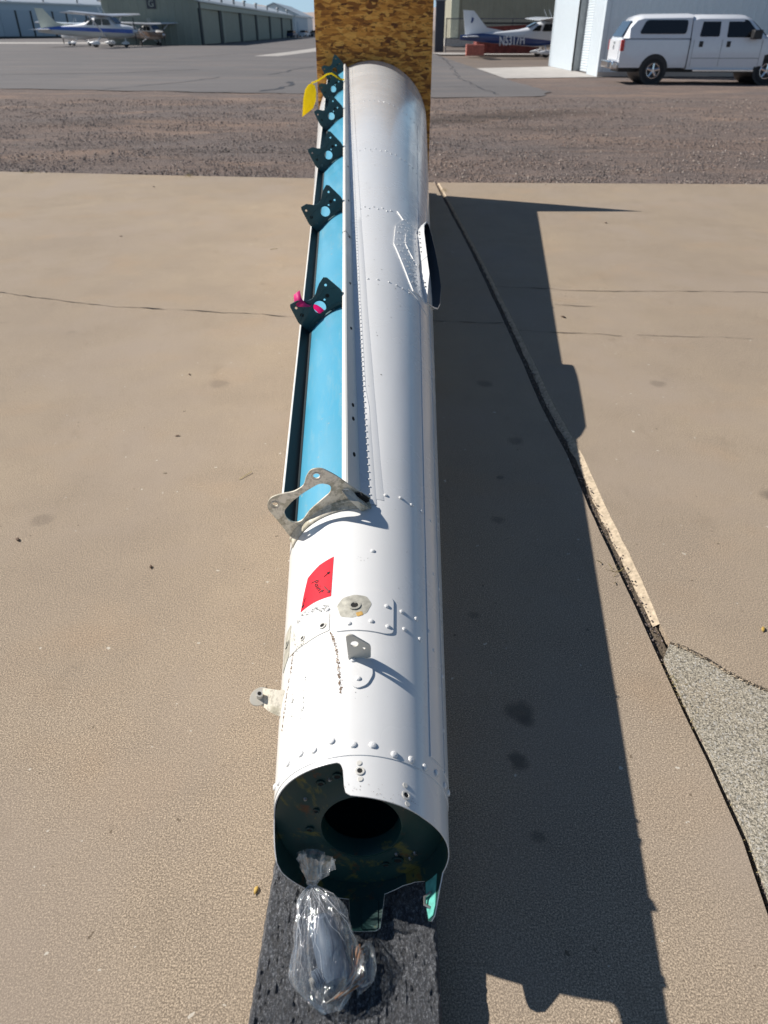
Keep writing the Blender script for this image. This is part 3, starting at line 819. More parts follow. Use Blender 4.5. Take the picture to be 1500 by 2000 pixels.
# dull red dumpster behind the plane's tail
du = thing('dumpster', 'long dull red dumpster standing behind the blue and white plane', 'dumpster', (9.2, 64.5, 0), 0)
s = MB()
s.prism([(6.9, .12), (11.6, .12), (11.7, 1.95), (6.85, 1.75)], lambda x, z: (x, 63.2, z), lambda x, z: (x, 65.4, z)); s.build('body', M['rust_red'], du, True, bevel=.02)
for xx in (7.6, 8.4, 9.2, 10.0, 10.8):
    s = MB(); s.box(xx, xx + .1, 63.12, 63.2, .15, 1.8); s.build('rib', M['rust_red'], du, True)
s = MB(); s.box(6.8, 11.75, 63.1, 65.5, 1.95, 2.05); s.build('rim', M['black_pl'], du, True)
cr = thing('dumpster_lit_end', 'salmon red block coloured as the sunlit end of the dumpster', 'dumpster_lit_end', (6.5, 61.7, 0))  # block for the dumpster's end face, sunlight painted into its colour
for i in range(4):
    s = MB(); s.box(5.95, 7.25, 61.2, 61.24, .06 + i * .17, .2 + i * .17); s.build('slat', M['salmon'], cr, True)
s = MB(); s.box(6.0, 7.2, 61.25, 62.2, .04, .72); s.build('box', M['salmon'], cr, True)

# white metal building at right with roll-up door
wb = thing('metal_building', 'white ribbed metal building with roll-up door beside the truck', 'building', (20, 40, 0))
WX, WY0, WY1, WH = 8.8, 34.4, 44.6, 5.2
s = MB()
corr(s, (WX, WY0, 0), (WX, 36.3, 0), 0, WH, .26, -.03, (-1, 0, 0))
s.build('side_wall', M['hg_white'], wb, True, smooth=False)
s = MB()
corr(s, (WX, 39.3, 0), (WX, WY1, 0), 0, WH, .26, -.03, (-1, 0, 0))
s.build('side_wall', M['hg_white'], wb, True, smooth=False)
s = MB(); corr(s, (WX + .05, 36.3, 0), (WX + .05, 39.3, 0), 3.7, WH, .26, -.03, (-1, 0, 0)); s.build('door_header', M['hg_white'], wb, True, smooth=False)
s = MB(); s.box(WX + .08, WX + .5, 36.2, 36.32, 0, 3.7); s.build('door_jamb', M['grey_metal'], wb, True)
s = MB(); s.box(WX + .08, WX + .5, 39.28, 39.4, 0, 3.7); s.build('door_jamb', M['grey_metal'], wb, True)
s = MB()
for i in range(37): s.tube((WX + .42, 36.3, .05 + i * .1), (WX + .42, 39.3, .05 + i * .1), .055, n=6, caps=False)
s.build('roller_door', M['hg_white'], wb, True)
s = MB(); corr(s, (WX, WY0, 0), (40, WY0, 0), 0, WH, .3, -.03, (0, 1, 0)); s.build('front_wall', M['hg_white'], wb, True, smooth=False)
s = MB(); s.box(WX - .03, WX + .12, WY0 - .05, WY0 + .1, 0, WH); s.build('corner_trim', M['hg_white'], wb, True)
s = MB(); s.box(WX - .03, WX + .12, WY1 - .05, WY1 + .1, 0, WH); s.build('corner_trim', M['hg_white'], wb, True)
s = MB(); s.box(WX - .2, 40.3, WY0 - .2, WY1 + .2, WH, WH + .25); s.build('roof', M['roof'], wb, True)
s = MB(); s.box(WX - .01, 40, WY0 - .09, WY0 - .04, 0, .16); s.build('base_course', M['concrete_pale'], wb, True)
s = MB(); s.box(WX + .9, 39.9, WY0 + .15, WY1 - .1, 0, WH - .05); s.build('core', M['hg_dark'], wb, True)

# ------------------------------------------------------------------ truck
tk = thing('pickup_truck', 'white crew cab pickup with matching canopy parked beside the metal building', 'truck', (11.55, 30.55, -.02), R(-3))
TW = .98
def tsec(x, z0, z1, tw_b=TW, tw_t=.80, zb=1.32):
    """cross-section ring at station x"""
    pts = [(-tw_b + .04, z0), (-tw_b, z0 + .12), (-tw_b, 1.0), (-tw_b + .02, min(zb, z1)), ]
    if z1 > zb + .1:
        pts += [(-tw_t - .03, z1 - .12), (-tw_t + .1, z1 - .02), (0, z1 + .02)]
    else:
        pts += [(-tw_b + .08, z1), (-tw_b * .6, z1 + .015), (0, z1 + .03)]
    ring = [(x, y, z) for y, z in pts] + [(x, -y, z) for y, z in pts[::-1][1:]]
    return ring
def tbody(name, st, mat=M['car_white']):
    s = MB(); s.loft([tsec(*q) for q in st])
    o = s.build(name, mat, tk); return o
def cut(o, cx, r):
    c = MB(); c.tube((cx, -2, .42), (cx, 2, .42), r, n=28)
    me = c.mesh('cutter', M['black_pl'])
    co = link(bpy.data.objects.new('cutter', me)); co.matrix_world = o.matrix_world
    co.parent = tk
    m = o.modifiers.new('cut', 'BOOLEAN'); m.object = co; m.operation = 'DIFFERENCE'; m.solver = 'EXACT'
    dg = bpy.context.evaluated_depsgraph_get()
    nm = bpy.data.meshes.new_from_object(o.evaluated_get(dg))
    o.modifiers.clear(); o.data = nm; bpy.data.objects.remove(co); sm(nm)
WB0, WB1 = -1.95, 2.0
bed = tbody('bed', [(-3.2, .62, 1.32), (-3.17, .5, 1.36), (-.86, .5, 1.36), (-.84, .5, 1.35)]); cut(bed, WB0, .5)
s = MB()
s.loft([[(x, y, z) for y, z in [(-.95, 1.37), (-.84, zt - .1), (-.7, zt), (0, zt + .04), (.7, zt), (.84, zt - .1), (.95, 1.37)]] for x, zt in ((-3.15, 1.40), (-2.93, 1.75), (-2.72, 1.98), (-2.5, 2.04), (-.86, 2.06))])
s.build('canopy', M['car_white'], tk)
cabn = tbody('cab', [(-.82, .45, 2.0, TW, .8, 1.4), (-.6, .45, 2.05, TW, .8, 1.4), (.9, .45, 2.05, TW, .8, 1.4), (1.15, .45, 1.97, TW, .78, 1.4), (1.75, .45, 1.5, TW, .84, 1.36), (1.8, .45, 1.44, TW, .86, 1.5)])
fr = tbody('front_end', [(1.78, .5, 1.42), (2.0, .5, 1.42), (2.9, .5, 1.34), (3.12, .55, 1.25), (3.18, .6, 1.1)]); cut(fr, WB1, .5)
for o_ in (cabn,): cut(o_, WB1, .5)
def tw(x0, z0, x1, z1, x2=None, x3=None): pass
for y in (-1, 1):
    def pan(name, poly, y0, y1, mat, rr=.05, k=.27):
        pl = rounded(poly, rr)
        s = MB(); s.prism(pl, lambda x, z: (x, y * (TW - .02 - max(0, (z - 1.36)) * k + y0), z), lambda x, z: (x, y * (TW - .02 - max(0, (z - 1.36)) * k + y1), z))
        return s.build(name, mat, tk, smooth=False)
    pan('canopy_window', [(-2.62, 1.5), (-1.02, 1.5), (-1.0, 1.9), (-2.42, 1.9)], -.04, .014, M['glass_dark'], .1, .19)
    pan('window', [(-.55, 1.42), (.12, 1.42), (.12, 1.93), (-.47, 1.93)], -.03, .022, M['glass_dark'])
    pan('window', [(.38, 1.40), (1.5, 1.40), (1.4, 1.55), (1.03, 1.9), (.38, 1.93)], -.03, .022, M['glass_dark'])
    for xx in (-.72, .25, 1.62):
        s = MB(); s.box(xx, xx + .012, y * TW - .006, y * TW + .004, .55, 1.33); s.build('door_gap', M['grey_metal'], tk)
    s = MB(); s.box(-.7, 1.62, y * TW - .006, y * TW + .008, .78, .8); s.build('door_crease', M['grey_metal'], tk)
    s = MB(); s.box(-.85, -.825, y * TW - .012, y * TW + .003, .5, 1.98 if False else 1.36); s.build('bed_gap', M['black_pl'], tk)
    for xx in (-.52, .42):
        s = MB(); s.box(xx, xx + .13, y * TW - .01, y * TW + .05, 1.12, 1.29); s.build('door_handle', M['black_pl'], tk, bevel=.01)
    s = MB(); s.box(1.15, 1.45, y * (TW + .02) - .0 if y > 0 else -TW - .33, (TW + .33) if y > 0 else -TW - .02, 1.35, 1.62); s.build('mirror', M['black_pl'], tk, bevel=.03)
    s = MB(); s.box(-.6, 1.5, y * (TW + .02) - .07, y * (TW + .02) + .07, .40, .45); s.build('running_board', M['chrome'], tk)
    s = MB(); s.box(-3.225, -3.09, y * TW - .045, y * TW + .012 , 1.0, 1.33) if y < 0 else s.box(-3.225, -3.09, y * TW - .012, y * TW + .012, 1.0, 1.33); s.build('tail_lamp', M['lamp_red'], tk, bevel=.02)
s = MB(); s.prism([(-.78, 1.42), (.78, 1.42), (.66, 1.88), (-.66, 1.88)], lambda yy, z: (-3.165 + (z - 1.4) * .62, yy, z), lambda yy, z: (-3.2 + (z - 1.4) * .62, yy, z)); s.build('rear_window', M['glass_blue'], tk)
s = MB(); s.prism([(-.8, 1.44), (.8, 1.44), (.7, 1.88), (-.7, 1.88)], lambda yy, z: (1.76 - (z - 1.44) * 1.28, yy, z), lambda yy, z: (1.80 - (z - 1.44) * 1.28, yy, z)); s.build('windscreen', M['glass_dark'], tk)
s = MB(); s.box(-3.23, -3.19, -.78, .78, .72, 1.33); tg = s.build('tailgate', M['car_white'], tk, bevel=.015)
s = MB(); s.tube((-3.235, 0, 1.1), (-3.25, 0, 1.1), .07, n=16); s.build('badge', M['chrome'], tg)
s = MB(); s.box(-3.245, -3.23, -.12, .12, 1.2, 1.27); s.build('handle', M['grey_metal'], tg)
s = MB(); s.box(-3.42, -3.2, -.97, .97, .46, .7); bpr = s.build('rear_bumper', M['chrome'], tk, bevel=.04)
s = MB(); s.box(-3.43, -3.415, -.55, -.25, .5, .66); s.build('number_plate', M['post_dark'], bpr)
s = MB(); s.box(3.15, 3.35, -.97, .97, .46, .72); s.build('front_bumper', M['chrome'], tk, bevel=.04)
s = MB(); s.box(-3.1, 3.0, -.6, .6, .36, .6); s.build('chassis', M['black_pl'], tk)
for x in (WB0, WB1):
    s = MB(); s.tube((x, -.97, .44), (x, .97, .44), .475, n=24); s.build('wheel_well', M['black_pl'], tk)
    for y in (-1, 1):
        s = MB(); prof = [(.19, .40), (.36, .20), (.405, .16), (.41, .05), (.405, -.04), (.36, -.08)]
        s = MB()
        rr = [(r_, y * (TW - d)) for r_, d in ((.24, .03), (.30, .0), (.37, .005), (.41, .04), (.41, .22), (.36, .25), (.2, .25))]
        s.loft([[(x + r_ * math.cos(t), yy, .41 + r_ * math.sin(t)) for t in [2 * math.pi * k / 28 for k in range(28)]] for r_, yy in rr], caps=False)
        wh = s.build('tyre', M['tyre'], tk)
        s = MB(); s.tube((x, y * (TW - .02), .41), (x, y * (TW - .06), .41), .245, .2, n=24)
        rim = s.build('rim', M['black_pl'], wh)
        s = MB()
        for k in range(5):
            t = 2 * math.pi * k / 5 + .3; c, q = math.cos(t), math.sin(t)
            s.tube((x + c * .05, y * (TW + .0), .41 + q * .05), (x + c * .22, y * (TW - .005), .41 + q * .22), .05, .045, n=6)
        s.tube((x, y * (TW - .03), .41), (x, y * (TW + .012), .41), .085, n=16)
        s.path([(x + .225 * math.cos(t), y * (TW - .005), .41 + .225 * math.sin(t)) for t in [2 * math.pi * k / 24 for k in range(25)]], .018, 6)
        s.build('spokes', M['chrome'], wh)

# ------------------------------------------------------------------ light aircraft
def stripe_mat(name, top, band, low, z0, z1, sl_=(.035, .035)):
    m, t, b = newmat(name)
    tc = N(t, 'ShaderNodeTexCoord'); tc.name = 'TC'; sp = N(t, 'ShaderNodeSeparateXYZ'); t.links.new(tc.outputs['Object'], sp.inputs[0])
    ml = N(t, 'ShaderNodeMath', operation='MULTIPLY'); ml.inputs[1].default_value = sl_[0]; t.links.new(sp.outputs[0], ml.inputs[0])
    m2 = N(t, 'ShaderNodeMath', operation='MULTIPLY'); m2.inputs[1].default_value = sl_[1]; t.links.new(sp.outputs[0], m2.inputs[0]); zz = N(t, 'ShaderNodeMath', operation='ADD'); t.links.new(sp.outputs[2], zz.inputs[0]); t.links.new(m2.outputs[0], zz.inputs[1])
    z = N(t, 'ShaderNodeMath', operation='ADD'); t.links.new(sp.outputs[2], z.inputs[0]); t.links.new(ml.outputs[0], z.inputs[1])
    g1 = N(t, 'ShaderNodeMath', operation='GREATER_THAN'); g1.inputs[1].default_value = z0; t.links.new(z.outputs[0], g1.inputs[0])
    g2 = N(t, 'ShaderNodeMath', operation='GREATER_THAN'); g2.inputs[1].default_value = z1; t.links.new(zz.outputs[0], g2.inputs[0])
    c = mixc(t, g1.outputs[0], low, band); c = mixc(t, g2.outputs[0], c, top)
    t.links.new(c, b.inputs['Base Color']); b.inputs['Roughness'].default_value = .3; b.inputs['Coat Weight'].default_value = .4
    return m
def airplane(label, loc, rz, scale, body, wingm, finm, fairing=True, wing_l=5.4, reg=None, group='parked light aircraft'):
    ap_ = thing('light_aircraft', label, 'airplane', loc, rz, group)
    ap_.scale = (scale,) * 3
    st = [(-6.1, .04, 1.02, 1.30), (-5.6, .09, .98, 1.34), (-4.5, .2, .88, 1.42), (-3.2, .34, .78, 1.52), (-2.1, .47, .70, 1.62), (-1.5, .53, .66, 1.74), (-1.0, .56, .62, 1.98), (-.4, .57, .6, 2.12), (.6, .57, .6, 2.12), (.95, .56, .6, 1.95), (1.35, .54, .6, 1.62), (1.9, .5, .64, 1.54), (2.4, .42, .7, 1.46), (2.62, .3, .8, 1.36)]
    rings = []
    for x, hw, zb, zt in st:
        zc = (zb + zt) / 2; hz = (zt - zb) / 2; ring = []
        for k in range(20):
            t = 2 * math.pi * k / 20; c, q = math.cos(t), math.sin(t); e = .55
            yy = hw * math.copysign(abs(c) ** e, c)
            if q > 0 and -1.6 < x < 1.4: yy *= 1 - .22 * max(0, q) ** 2
            ring.append((x, yy, zc + hz * math.copysign(abs(q) ** e, q)))
        rings.append(ring)
    s = MB(); s.loft(rings); s.build('fuselage', body, ap_)
    s = MB(); s.tube((2.62, 0, 1.1), (2.95, 0, 1.1), .17, .03, n=12); s.build('spinner', wingm, ap_)
    s = MB()
    for q in (1, -1): s.loft([[(2.72 + dx, dy, 1.1 + q * z) for dx, dy in ((-.01, -w_), (.03, 0), (.01, w_), (-.02, 0))] for z, w_ in ((.1, .05), (.5, .08), (.93, .04))])
    s.build('propeller', M['black_pl'], ap_)
    # wing
    def foil(y, z, x0, x1, t_): return [(x1, y, z), (x1 - (x1 - x0) * .12, y, z + t_), (x1 - (x1 - x0) * .4, y, z + t_ * 1.15), (x0, y, z + .01), (x0, y, z - .01), (x1 - (x1 - x0) * .4, y, z - t_ * .5), (x1 - (x1 - x0) * .08, y, z - t_ * .5)]
    s = MB(); s.loft([foil(-wing_l, 2.32, -.45, .72, .05), foil(-wing_l + .15, 2.30, -.55, .82, .09), foil(-2.6, 2.22, -.75, .88, .12), foil(0, 2.15, -.75, .88, .13), foil(2.6, 2.22, -.75, .88, .12), foil(wing_l - .15, 2.30, -.55, .82, .09), foil(wing_l, 2.32, -.45, .72, .05)])
    s.build('wing', wingm, ap_)
    for q in (-1, 1):
        s = MB(); s.tube((.35, q * .56, .75), (.3, q * 2.7, 2.18), .05, n=8); s.build('wing_strut', wingm, ap_)
        s = MB(); s.loft([foil(q * .05, 1.22, -5.95, -4.75, .06), foil(q * 1.7, 1.22, -5.85, -5.15, .03)]); s.build('tailplane', wingm, ap_)
        s = MB(); s.prism(rounded([(.25, 1.52), (.95, 1.52), (.78, 1.9), (.25, 1.95)], .06), lambda x, z: (x, q * .5, z), lambda x, z: (x, q * .585, z)); s.build('window', M['glass_dark'], ap_)
        s = MB(); s.prism(rounded([(-.55, 1.52), (.12, 1.52), (.12, 1.95), (-.4, 1.93)], .06), lambda x, z: (x, q * .5, z), lambda x, z: (x, q * .585, z)); s.build('window', M['glass_dark'], ap_)
        s = MB(); s.prism(rounded([(-1.25, 1.55), (-.68, 1.53), (-.62, 1.9), (-.85, 1.86)], .06), lambda x, z: (x, q * .45, z), lambda x, z: (x, q * .578, z)); s.build('window', M['glass_dark'], ap_)
        s = MB(); s.path([(-.2, q * .45, .68), (-.25, q * .9, .48), (-.3, q * 1.22, .24)], [.06, .045, .035], 8); s.build('gear_leg', wingm, ap_)
        s = MB(); s.tube((-.3, q * 1.17, .22), (-.3, q * 1.33, .22), .22, n=20); wl = s.build('wheel', M['tyre'], ap_)
        if fairing:
            s = MB(); s.loft([[(x, q * 1.25 + hw * math.cos(t), .30 + hz * math.sin(t)) for t in [2 * math.pi * k / 12 for k in range(12)]] for x, hw, hz in ((-.85, .02, .03), (-.55, .1, .12), (-.25, .13, .17), (0, .1, .14), (.12, .03, .05))]); s.build('wheel_fairing', wingm, wl)
    s = MB(); s.tube((1.75, 0, .65), (1.75, 0, .2), .04, n=8); s.build('gear_leg', wingm, ap_)
    s = MB(); s.tube((1.75, -.07, .19), (1.75, .07, .19), .19, n=20); wl = s.build('wheel', M['tyre'], ap_)
    if fairing:
        s = MB(); s.loft([[(x, hw * math.cos(t), .28 + hz * math.sin(t)) for t in [2 * math.pi * k / 12 for k in range(12)]] for x, hw, hz in ((1.35, .02, .03), (1.55, .09, .12), (1.8, .12, .16), (2.05, .03, .05))]); s.build('wheel_fairing', wingm, wl)
    s = MB(); s.prism([(.95, -.45), (.95, .45), (1.36, .5), (1.36, -.5)], lambda x, y: (x, y, 2.02 - (x - .95) * .92), lambda x, y: (x + .02, y, 2.06 - (x - .95) * .92)); s.build('windscreen', M['glass_blue'], ap_)
    s = MB(); s.prism([(-1.5, -.4), (-1.5, .4), (-.95, .42), (-.95, -.42)], lambda x, y: (x, y, 1.74 + (x + 1.5) * .45), lambda x, y: (x, y, 1.79 + (x + 1.5) * .45)); s.build('rear_window', M['glass_blue'], ap_)
    fp = [(-2.9, 1.5), (-4.3, 1.74), (-5.18, 2.62), (-5.25, 2.68), (-5.98, 2.72), (-5.95, 2.6), (-5.75, 1.30), (-5.8, 1.05), (-4.4, 1.3)]
    s = MB(); s.prism(fp, lambda x, z: (x, -.05 * (1.2 - (z - 1.2) * .5), z), lambda x, z: (x, .05 * (1.2 - (z - 1.2) * .5), z)); fin = s.build('fin', finm, ap_)
    for x in (-.1, .25):
        s = MB(); s.tube((x, .2, 2.25), (x - .28, .2, 2.75), .012, n=5); s.build('antenna', wingm, ap_)
    if reg:
        me = text_mesh(reg, .74, thick=.03, offset=.018); me.transform(Matrix.Translation((-2.55, -.44, .98)) @ Matrix.Rotation(R(-3.5), 4, 'Y') @ Matrix.Rotation(R(-7), 4, 'Z') @ Matrix.Rotation(R(90), 4, 'X') @ Matrix.Scale(.68, 4, (1, 0, 0)))
        me.materials.clear(); me.materials.append(M['car_white']); o = link(bpy.data.objects.new('registration_letters', me)); put(o, ap_)
        s = MB(); s.prism([(-5.42, 2.1), (-5.3, 2.1), (-5.22, 2.35), (-5.36, 2.42)], lambda x, z: (x - .0, -.07, z - .1), lambda x, z: (x, -.045, z - .1)); s.build('fin_mark', stripeblue, fin)
    return ap_
WHT = (.74, .76, .79)
stripeblue = simple('navy_paint', (.02, .055, .2), .3, coat=.4)
mA = stripe_mat('plane_navy_band', WHT, (.02, .055, .2), (.62, .63, .65), .75, 1.0, (-.12, .09))
mB = stripe_mat('plane_blue_band', WHT, (.02, .09, .42), (.5, .5, .48), 1.05, 1.32)
mC = stripe_mat('plane_brown_band', (.6, .58, .55), (.16, .1, .07), (.3, .25, .22), .95, 1.45)
mD = stripe_mat('plane_white', WHT, (.6, .62, .66), (.6, .6, .6), 1.05, 1.2)
wht = simple('plane_paint', WHT, .3, var=.03, coat=.4)
finy = simple('pale_fin', (.60, .62, .52), .4, var=.05)
airplane('white and navy high wing plane with its registration on the tail', (11.35, 59.3, -.01), R(3), 1.0, mA, wht, wht, reg='N5317H')
airplane('white plane with royal blue stripe parked before the sage hangar', (-30.9, 94.8, -.01), R(-11), 1.33, mB, wht, finy)
airplane('brown and silver plane parked nearest the sage hangar wall', (-28.6, 104.5, -.01), R(-38), 1.0, mC, wht, wht, fairing=False)
airplane('plain white plane behind the royal blue striped one', (-37.0, 103.5, -.01), R(152), 1.0, mD, wht, wht)
# far cars
def small_car(x, y, rz, label, mat):
    c = thing('parked_car', label, 'car', (x, y, 0), rz, 'cars parked beyond the hangar row')
    s = MB(); s.prism([(-2.2, .3), (2.2, .3), (2.25, .75), (1.3, .9), (-2.2, .95)], lambda a, z: (a, -.85, z), lambda a, z: (a, .85, z)); s.build('body', mat, c, bevel=.05)
    s = MB(); s.prism([(-1.9, .93), (1.1, .9), (.5, 1.45), (-1.4, 1.48)], lambda a, z: (a, -.72, z), lambda a, z: (a, .72, z)); s.build('glasshouse', M['glass_dark'], c, bevel=.05)
    for x_ in (-1.35, 1.4):
        for y_ in (-.8, .8):
            s = MB(); s.tube((x_, y_ - .1, .32), (x_, y_ + .1, .32), .32, n=12); s.build('wheel', M['tyre'], c)
small_car(-22.0, 205, R(80), 'dark blue car parked by the small pale blue building', simple('navy_car', (.03, .05, .12), .3))
small_car(-21.5, 232, R(75), 'white car at the far end of the hangar row', M['car_white'])
small_car(-18.9, 240, R(10), 'grey car on the open ground beyond the hangars', simple('grey_car', (.2, .2, .21), .3))

# ================================================================== TAIL BOOM
BO = thing('tail_boom', 'long white riveted helicopter tail boom lying across the concrete slab', 'tail boom', (-.09, 4.8, 0))
def lerpkeys(keys, a):
    for i in range(len(keys) - 1):
        if keys[i][0] <= a <= keys[i + 1][0]:
            f = (a - keys[i][0]) / (keys[i + 1][0] - keys[i][0])
            return keys[i][1] * (1 - f) + keys[i + 1][1] * f
    return keys[-1][1]
KE = [(-180, .705), (-174, .705), (-172.5, .712), (-171.5, .74), (-171, .768), (-112, .768), (-104, .775), (-97, .795), (-92, .818), (-87, .836), (-80, .845), (-74, .847), (-14, .847), (-11.5, .843), (-10, .83), (-9.3, .80), (-8, .785), (-5, .779), (0, .777), (20, .772), (45, .765), (95, .762), (108, .76), (114, .737), (118, .713), (121, .696), (125, .690), (128, .694), (129.5, .71), (131, .775), (140, .783), (150, .785), (164, .776), (165.5, .74), (167, .71), (170, .705), (180, .705)]
def shell(name, y0f, ys_, h, th, a_step, parent, outm, inm, wav=0.0):
    n = int(360 / a_step); s = MB(); rows_o = []; rows_i = []
    rows = [0] + list(ys_)
    for k, yv in enumerate(rows):
        ro = []; ri = []
        for i in range(n):
            a = -180 + i * a_step
            Y = y0f(a) if k == 0 else yv
            if k and k < 4 and y0f(a) > -1: Y = max(Y, y0f(a) + .0004 * k)
            hh = h + (wav * noise.noise(Vector((math.sin(R(a)) * 2.2, Y * 1.3, math.cos(R(a)) * 2.2))) if wav else 0)
            ro.append(pt(Y, a, hh)); ri.append(pt(Y, a, h - th))
        rows_o.append(ro); rows_i.append(ri)
    s.mi = 0; s.loft(rows_o, caps=False)
    s.mi = 1; s.loft(rows_i, caps=False)
    s.mi = 0
    s.loft([rows_i[0], rows_o[0]], caps=False)
    s.loft([rows_o[-1], rows_i[-1]], caps=False)
    return s.build(name, [outm, inm], parent, True)
shell('end_collar', lambda a: lerpkeys(KE, a), [.8493, .8545, .866], -.0015, .0022, 1.0, BO, M['white'], M['inner'])
shell('skin', lambda a: .858, [.863, .87, .9] + [.9 + i * .1 for i in range(1, 80)] + [YF], 0, .003, 2.0, BO, M['white'], M['teal'])
# bulkhead with its hole
s = MB()
BY = .833; hc = Vector((-.046, BY, .2695))
def bky(z): return BY + .19 * (z - .2695)
C0, r0 = axis(.82); outr = []; inr = []
n = 72
def ringp(f, dy=0, k=0):
    out = []
    for i in range(n):
        t = 2 * math.pi * i / n
        o_ = C0 + Vector((math.cos(t), 0, math.sin(t))) * (r0 - .004)
        q = hc + Vector((.081 * math.cos(t), 0, .079 * math.sin(t)))
        p = o_.lerp(q, f); p.y = bky(p.z) + dy
        out.append(p)
    return out
s.loft([ringp(0, .001), ringp(.2, .0), ringp(.55, -.001), ringp(.86, 0), ringp(.95, -.005), ringp(1.0, -.006), ringp(1.03, .004), ringp(1.03, .03)], caps=False)
bk = s.build('bulkhead', M['inner'], BO, True)
s = MB(); 
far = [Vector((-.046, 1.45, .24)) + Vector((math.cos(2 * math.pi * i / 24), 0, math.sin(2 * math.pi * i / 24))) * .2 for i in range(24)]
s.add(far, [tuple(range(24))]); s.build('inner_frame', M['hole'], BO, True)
def bolt_hole(parent, p, axis_, r, ringm, name='bolt_hole', depth=.0008):
    p = Vector(p); d = Vector(axis_).normalized(); a = d.orthogonal().normalized(); b = d.cross(a)
    def cr(r_, h_): return [p + d * h_ + a * r_ * math.cos(2 * math.pi * i / 16) + b * r_ * math.sin(2 * math.pi * i / 16) for i in range(16)]
    s = MB(); s.mi = 0; s.loft([cr(r * 1.75, 0), cr(r * 1.7, depth * 1.8), cr(r * 1.1, depth * 2.2), cr(r, depth)], caps=False)
    s.mi = 1; v = cr(r, depth); s.add(v, [tuple(range(16))])
    return s.build(name, [ringm, M['hole']], parent, True)
for dx, dz, r in ((-.045, .118, .006), (-.078, .10, .0055), (.075, -.105, .0075), (.05, -.118, .0055), (-.09, .03, .004), (-.105, -.02, .005)):
    bolt_hole(bk, (hc.x + dx, bky(C0.z + dz) - .0015, C0.z + dz), (0, -1, 0), r, M['inner'])
for dx, dz in ((.072, -.088), (.1, -.1), (.11, -.085), (-.06, .11), (-.02, .125), (.02, .128), (-.11, .06)):
    s = MB(); p = Vector((hc.x + dx, bky(C0.z + dz), C0.z + dz)); s.tube(p, p + Vector((0, -.004, 0)), .0045, .003, n=8); s.build('bulkhead_rivet', M['steel'], bk, False)
for Y, a in ((.826, 0.5), (.793, 30)):
    bolt_hole(BO, pt(Y, a, -.0012), pt(Y, a, 1) - pt(Y, a, 0), .0052, M['white_worn'], depth=.0006)
for Y, a in ((.842, 0), (.81, 0.8), (.812, 29.5), (.777, 31)):
    p = pt(Y, a, -.001); d = (pt(Y, a, 1) - pt(Y, a, 0)).normalized()
    s = MB(); s.tube(p, p + d * .0008, .0055, .0048, n=14); s.build('flush_rivet', M['white_worn'], BO, True)
# prong fitting on the inner lower right
s = MB(); s.path([pt(.715, 125, -.004), pt(.722, 128, -.012), pt(.735, 127, -.014), pt(.742, 123, -.006)], .003, 6); s.build('spring_clip', M['steel'], BO, True)
pp = surf_patch('lug_lining', [(119, .714), (122, .698), (127, .696), (129, .72), (129.5, .77), (116, .77)], [], -.0050, -.0044, M['teal_bright'], BO)
pp = surf_patch('drain_tab_plate', [(168.5, .708), (179.5, .708), (179.5, .765), (168.5, .765)], [], -.0062, -.0044, M['inner'], BO, rnd=.004)

# ---- rivets: one shared dome
def dome(r, h, n=9):
    s = MB(); rows = []
    for k, t in enumerate((0, .45, .8)):
        rr = r * math.cos(t * 1.45) ; hh = h * math.sin(t * 1.6)
        rows.append([(rr * math.cos(2 * math.pi * i / n), rr * math.sin(2 * math.pi * i / n), hh) for i in range(n)])
    s.loft(rows, caps=False); s.add(rows[-1], [tuple(range(n))])
    return s
DM = {'big': dome(.0078, .0042).mesh('rivet', M['white'], smooth=True), 'mid': dome(.0062, .0036).mesh('rivet', M['white'], smooth=True), 'small': dome(.0042, .0022).mesh('rivet', M['white'], smooth=True)}
for m_ in DM.values():
    for p_ in m_.polygons: p_.use_smooth = True
def rivet(Y, a, kind='mid', h=0):
    o = bpy.data.objects.new('rivet', DM[kind]); link(o); o.parent = BO
    o.matrix_parent_inverse = Matrix.Translation(-Vector(BO.location)); o.matrix_basis = surf_mx(Y, a, h + .0003)
for Y, a in ((.889, -53), (.89, -40.3), (.884, -29.6), (.893, -17.6), (.88, -3.9), (.88, 8.1), (.868, 21.9), (.869, 33.9), (.868, 45.1), (.876, 57.4), (.872, 70), (.88, 82), (.872, -66), (.885, -78)): rivet(Y, a, 'big')
for Y, a in ((1.65, 15.7), (1.66, 27.3), (1.655, 37), (1.66, 47), (1.66, 58), (1.42, 6.7), (1.24, 27.8), (1.24, 39.7), (1.19, 29.7), (1.185, 42.8), (1.23, 52), (1.185, 57), (1.24, -24), (1.1, 66), (1.15, 72), (1.0, 70), (1.43, 70), (1.45, 60)): rivet(Y, a, 'mid')
for Y, a in ((1.24, 16.6), (1.18, 17.4), (1.188, 6.2), (1.182, -8.3)): rivet(Y, a, 'mid', .0025)
for a in (-8, 0, 8.4, 18.2, 25.2, 31.1, 38): rivet(3.13, a, 'mid')
for a in range(-12, 24, 4): rivet(4.08 + (.03 if (a // 4) % 2 else 0), a, 'mid')
for a in range(-20, 60, 5): rivet(5.3 + (.03 if (a // 5) % 2 else 0), a, 'mid')
for a in range(-22, 64, 5): rivet(6.9, a, 'mid')
# rail flange rivets (too many to pick apart one by one)
def rivet_run(name, pts, r, h):
    s = MB()
    for Y, a, hh in pts:
        mx = surf_mx(Y, a, hh)
        d = dome(r, h, 6)
        s.add([mx @ Vector(v) for v in d.v], d.f)
    return stuff(s.build(name, M['white'], BO, True, fix=False))

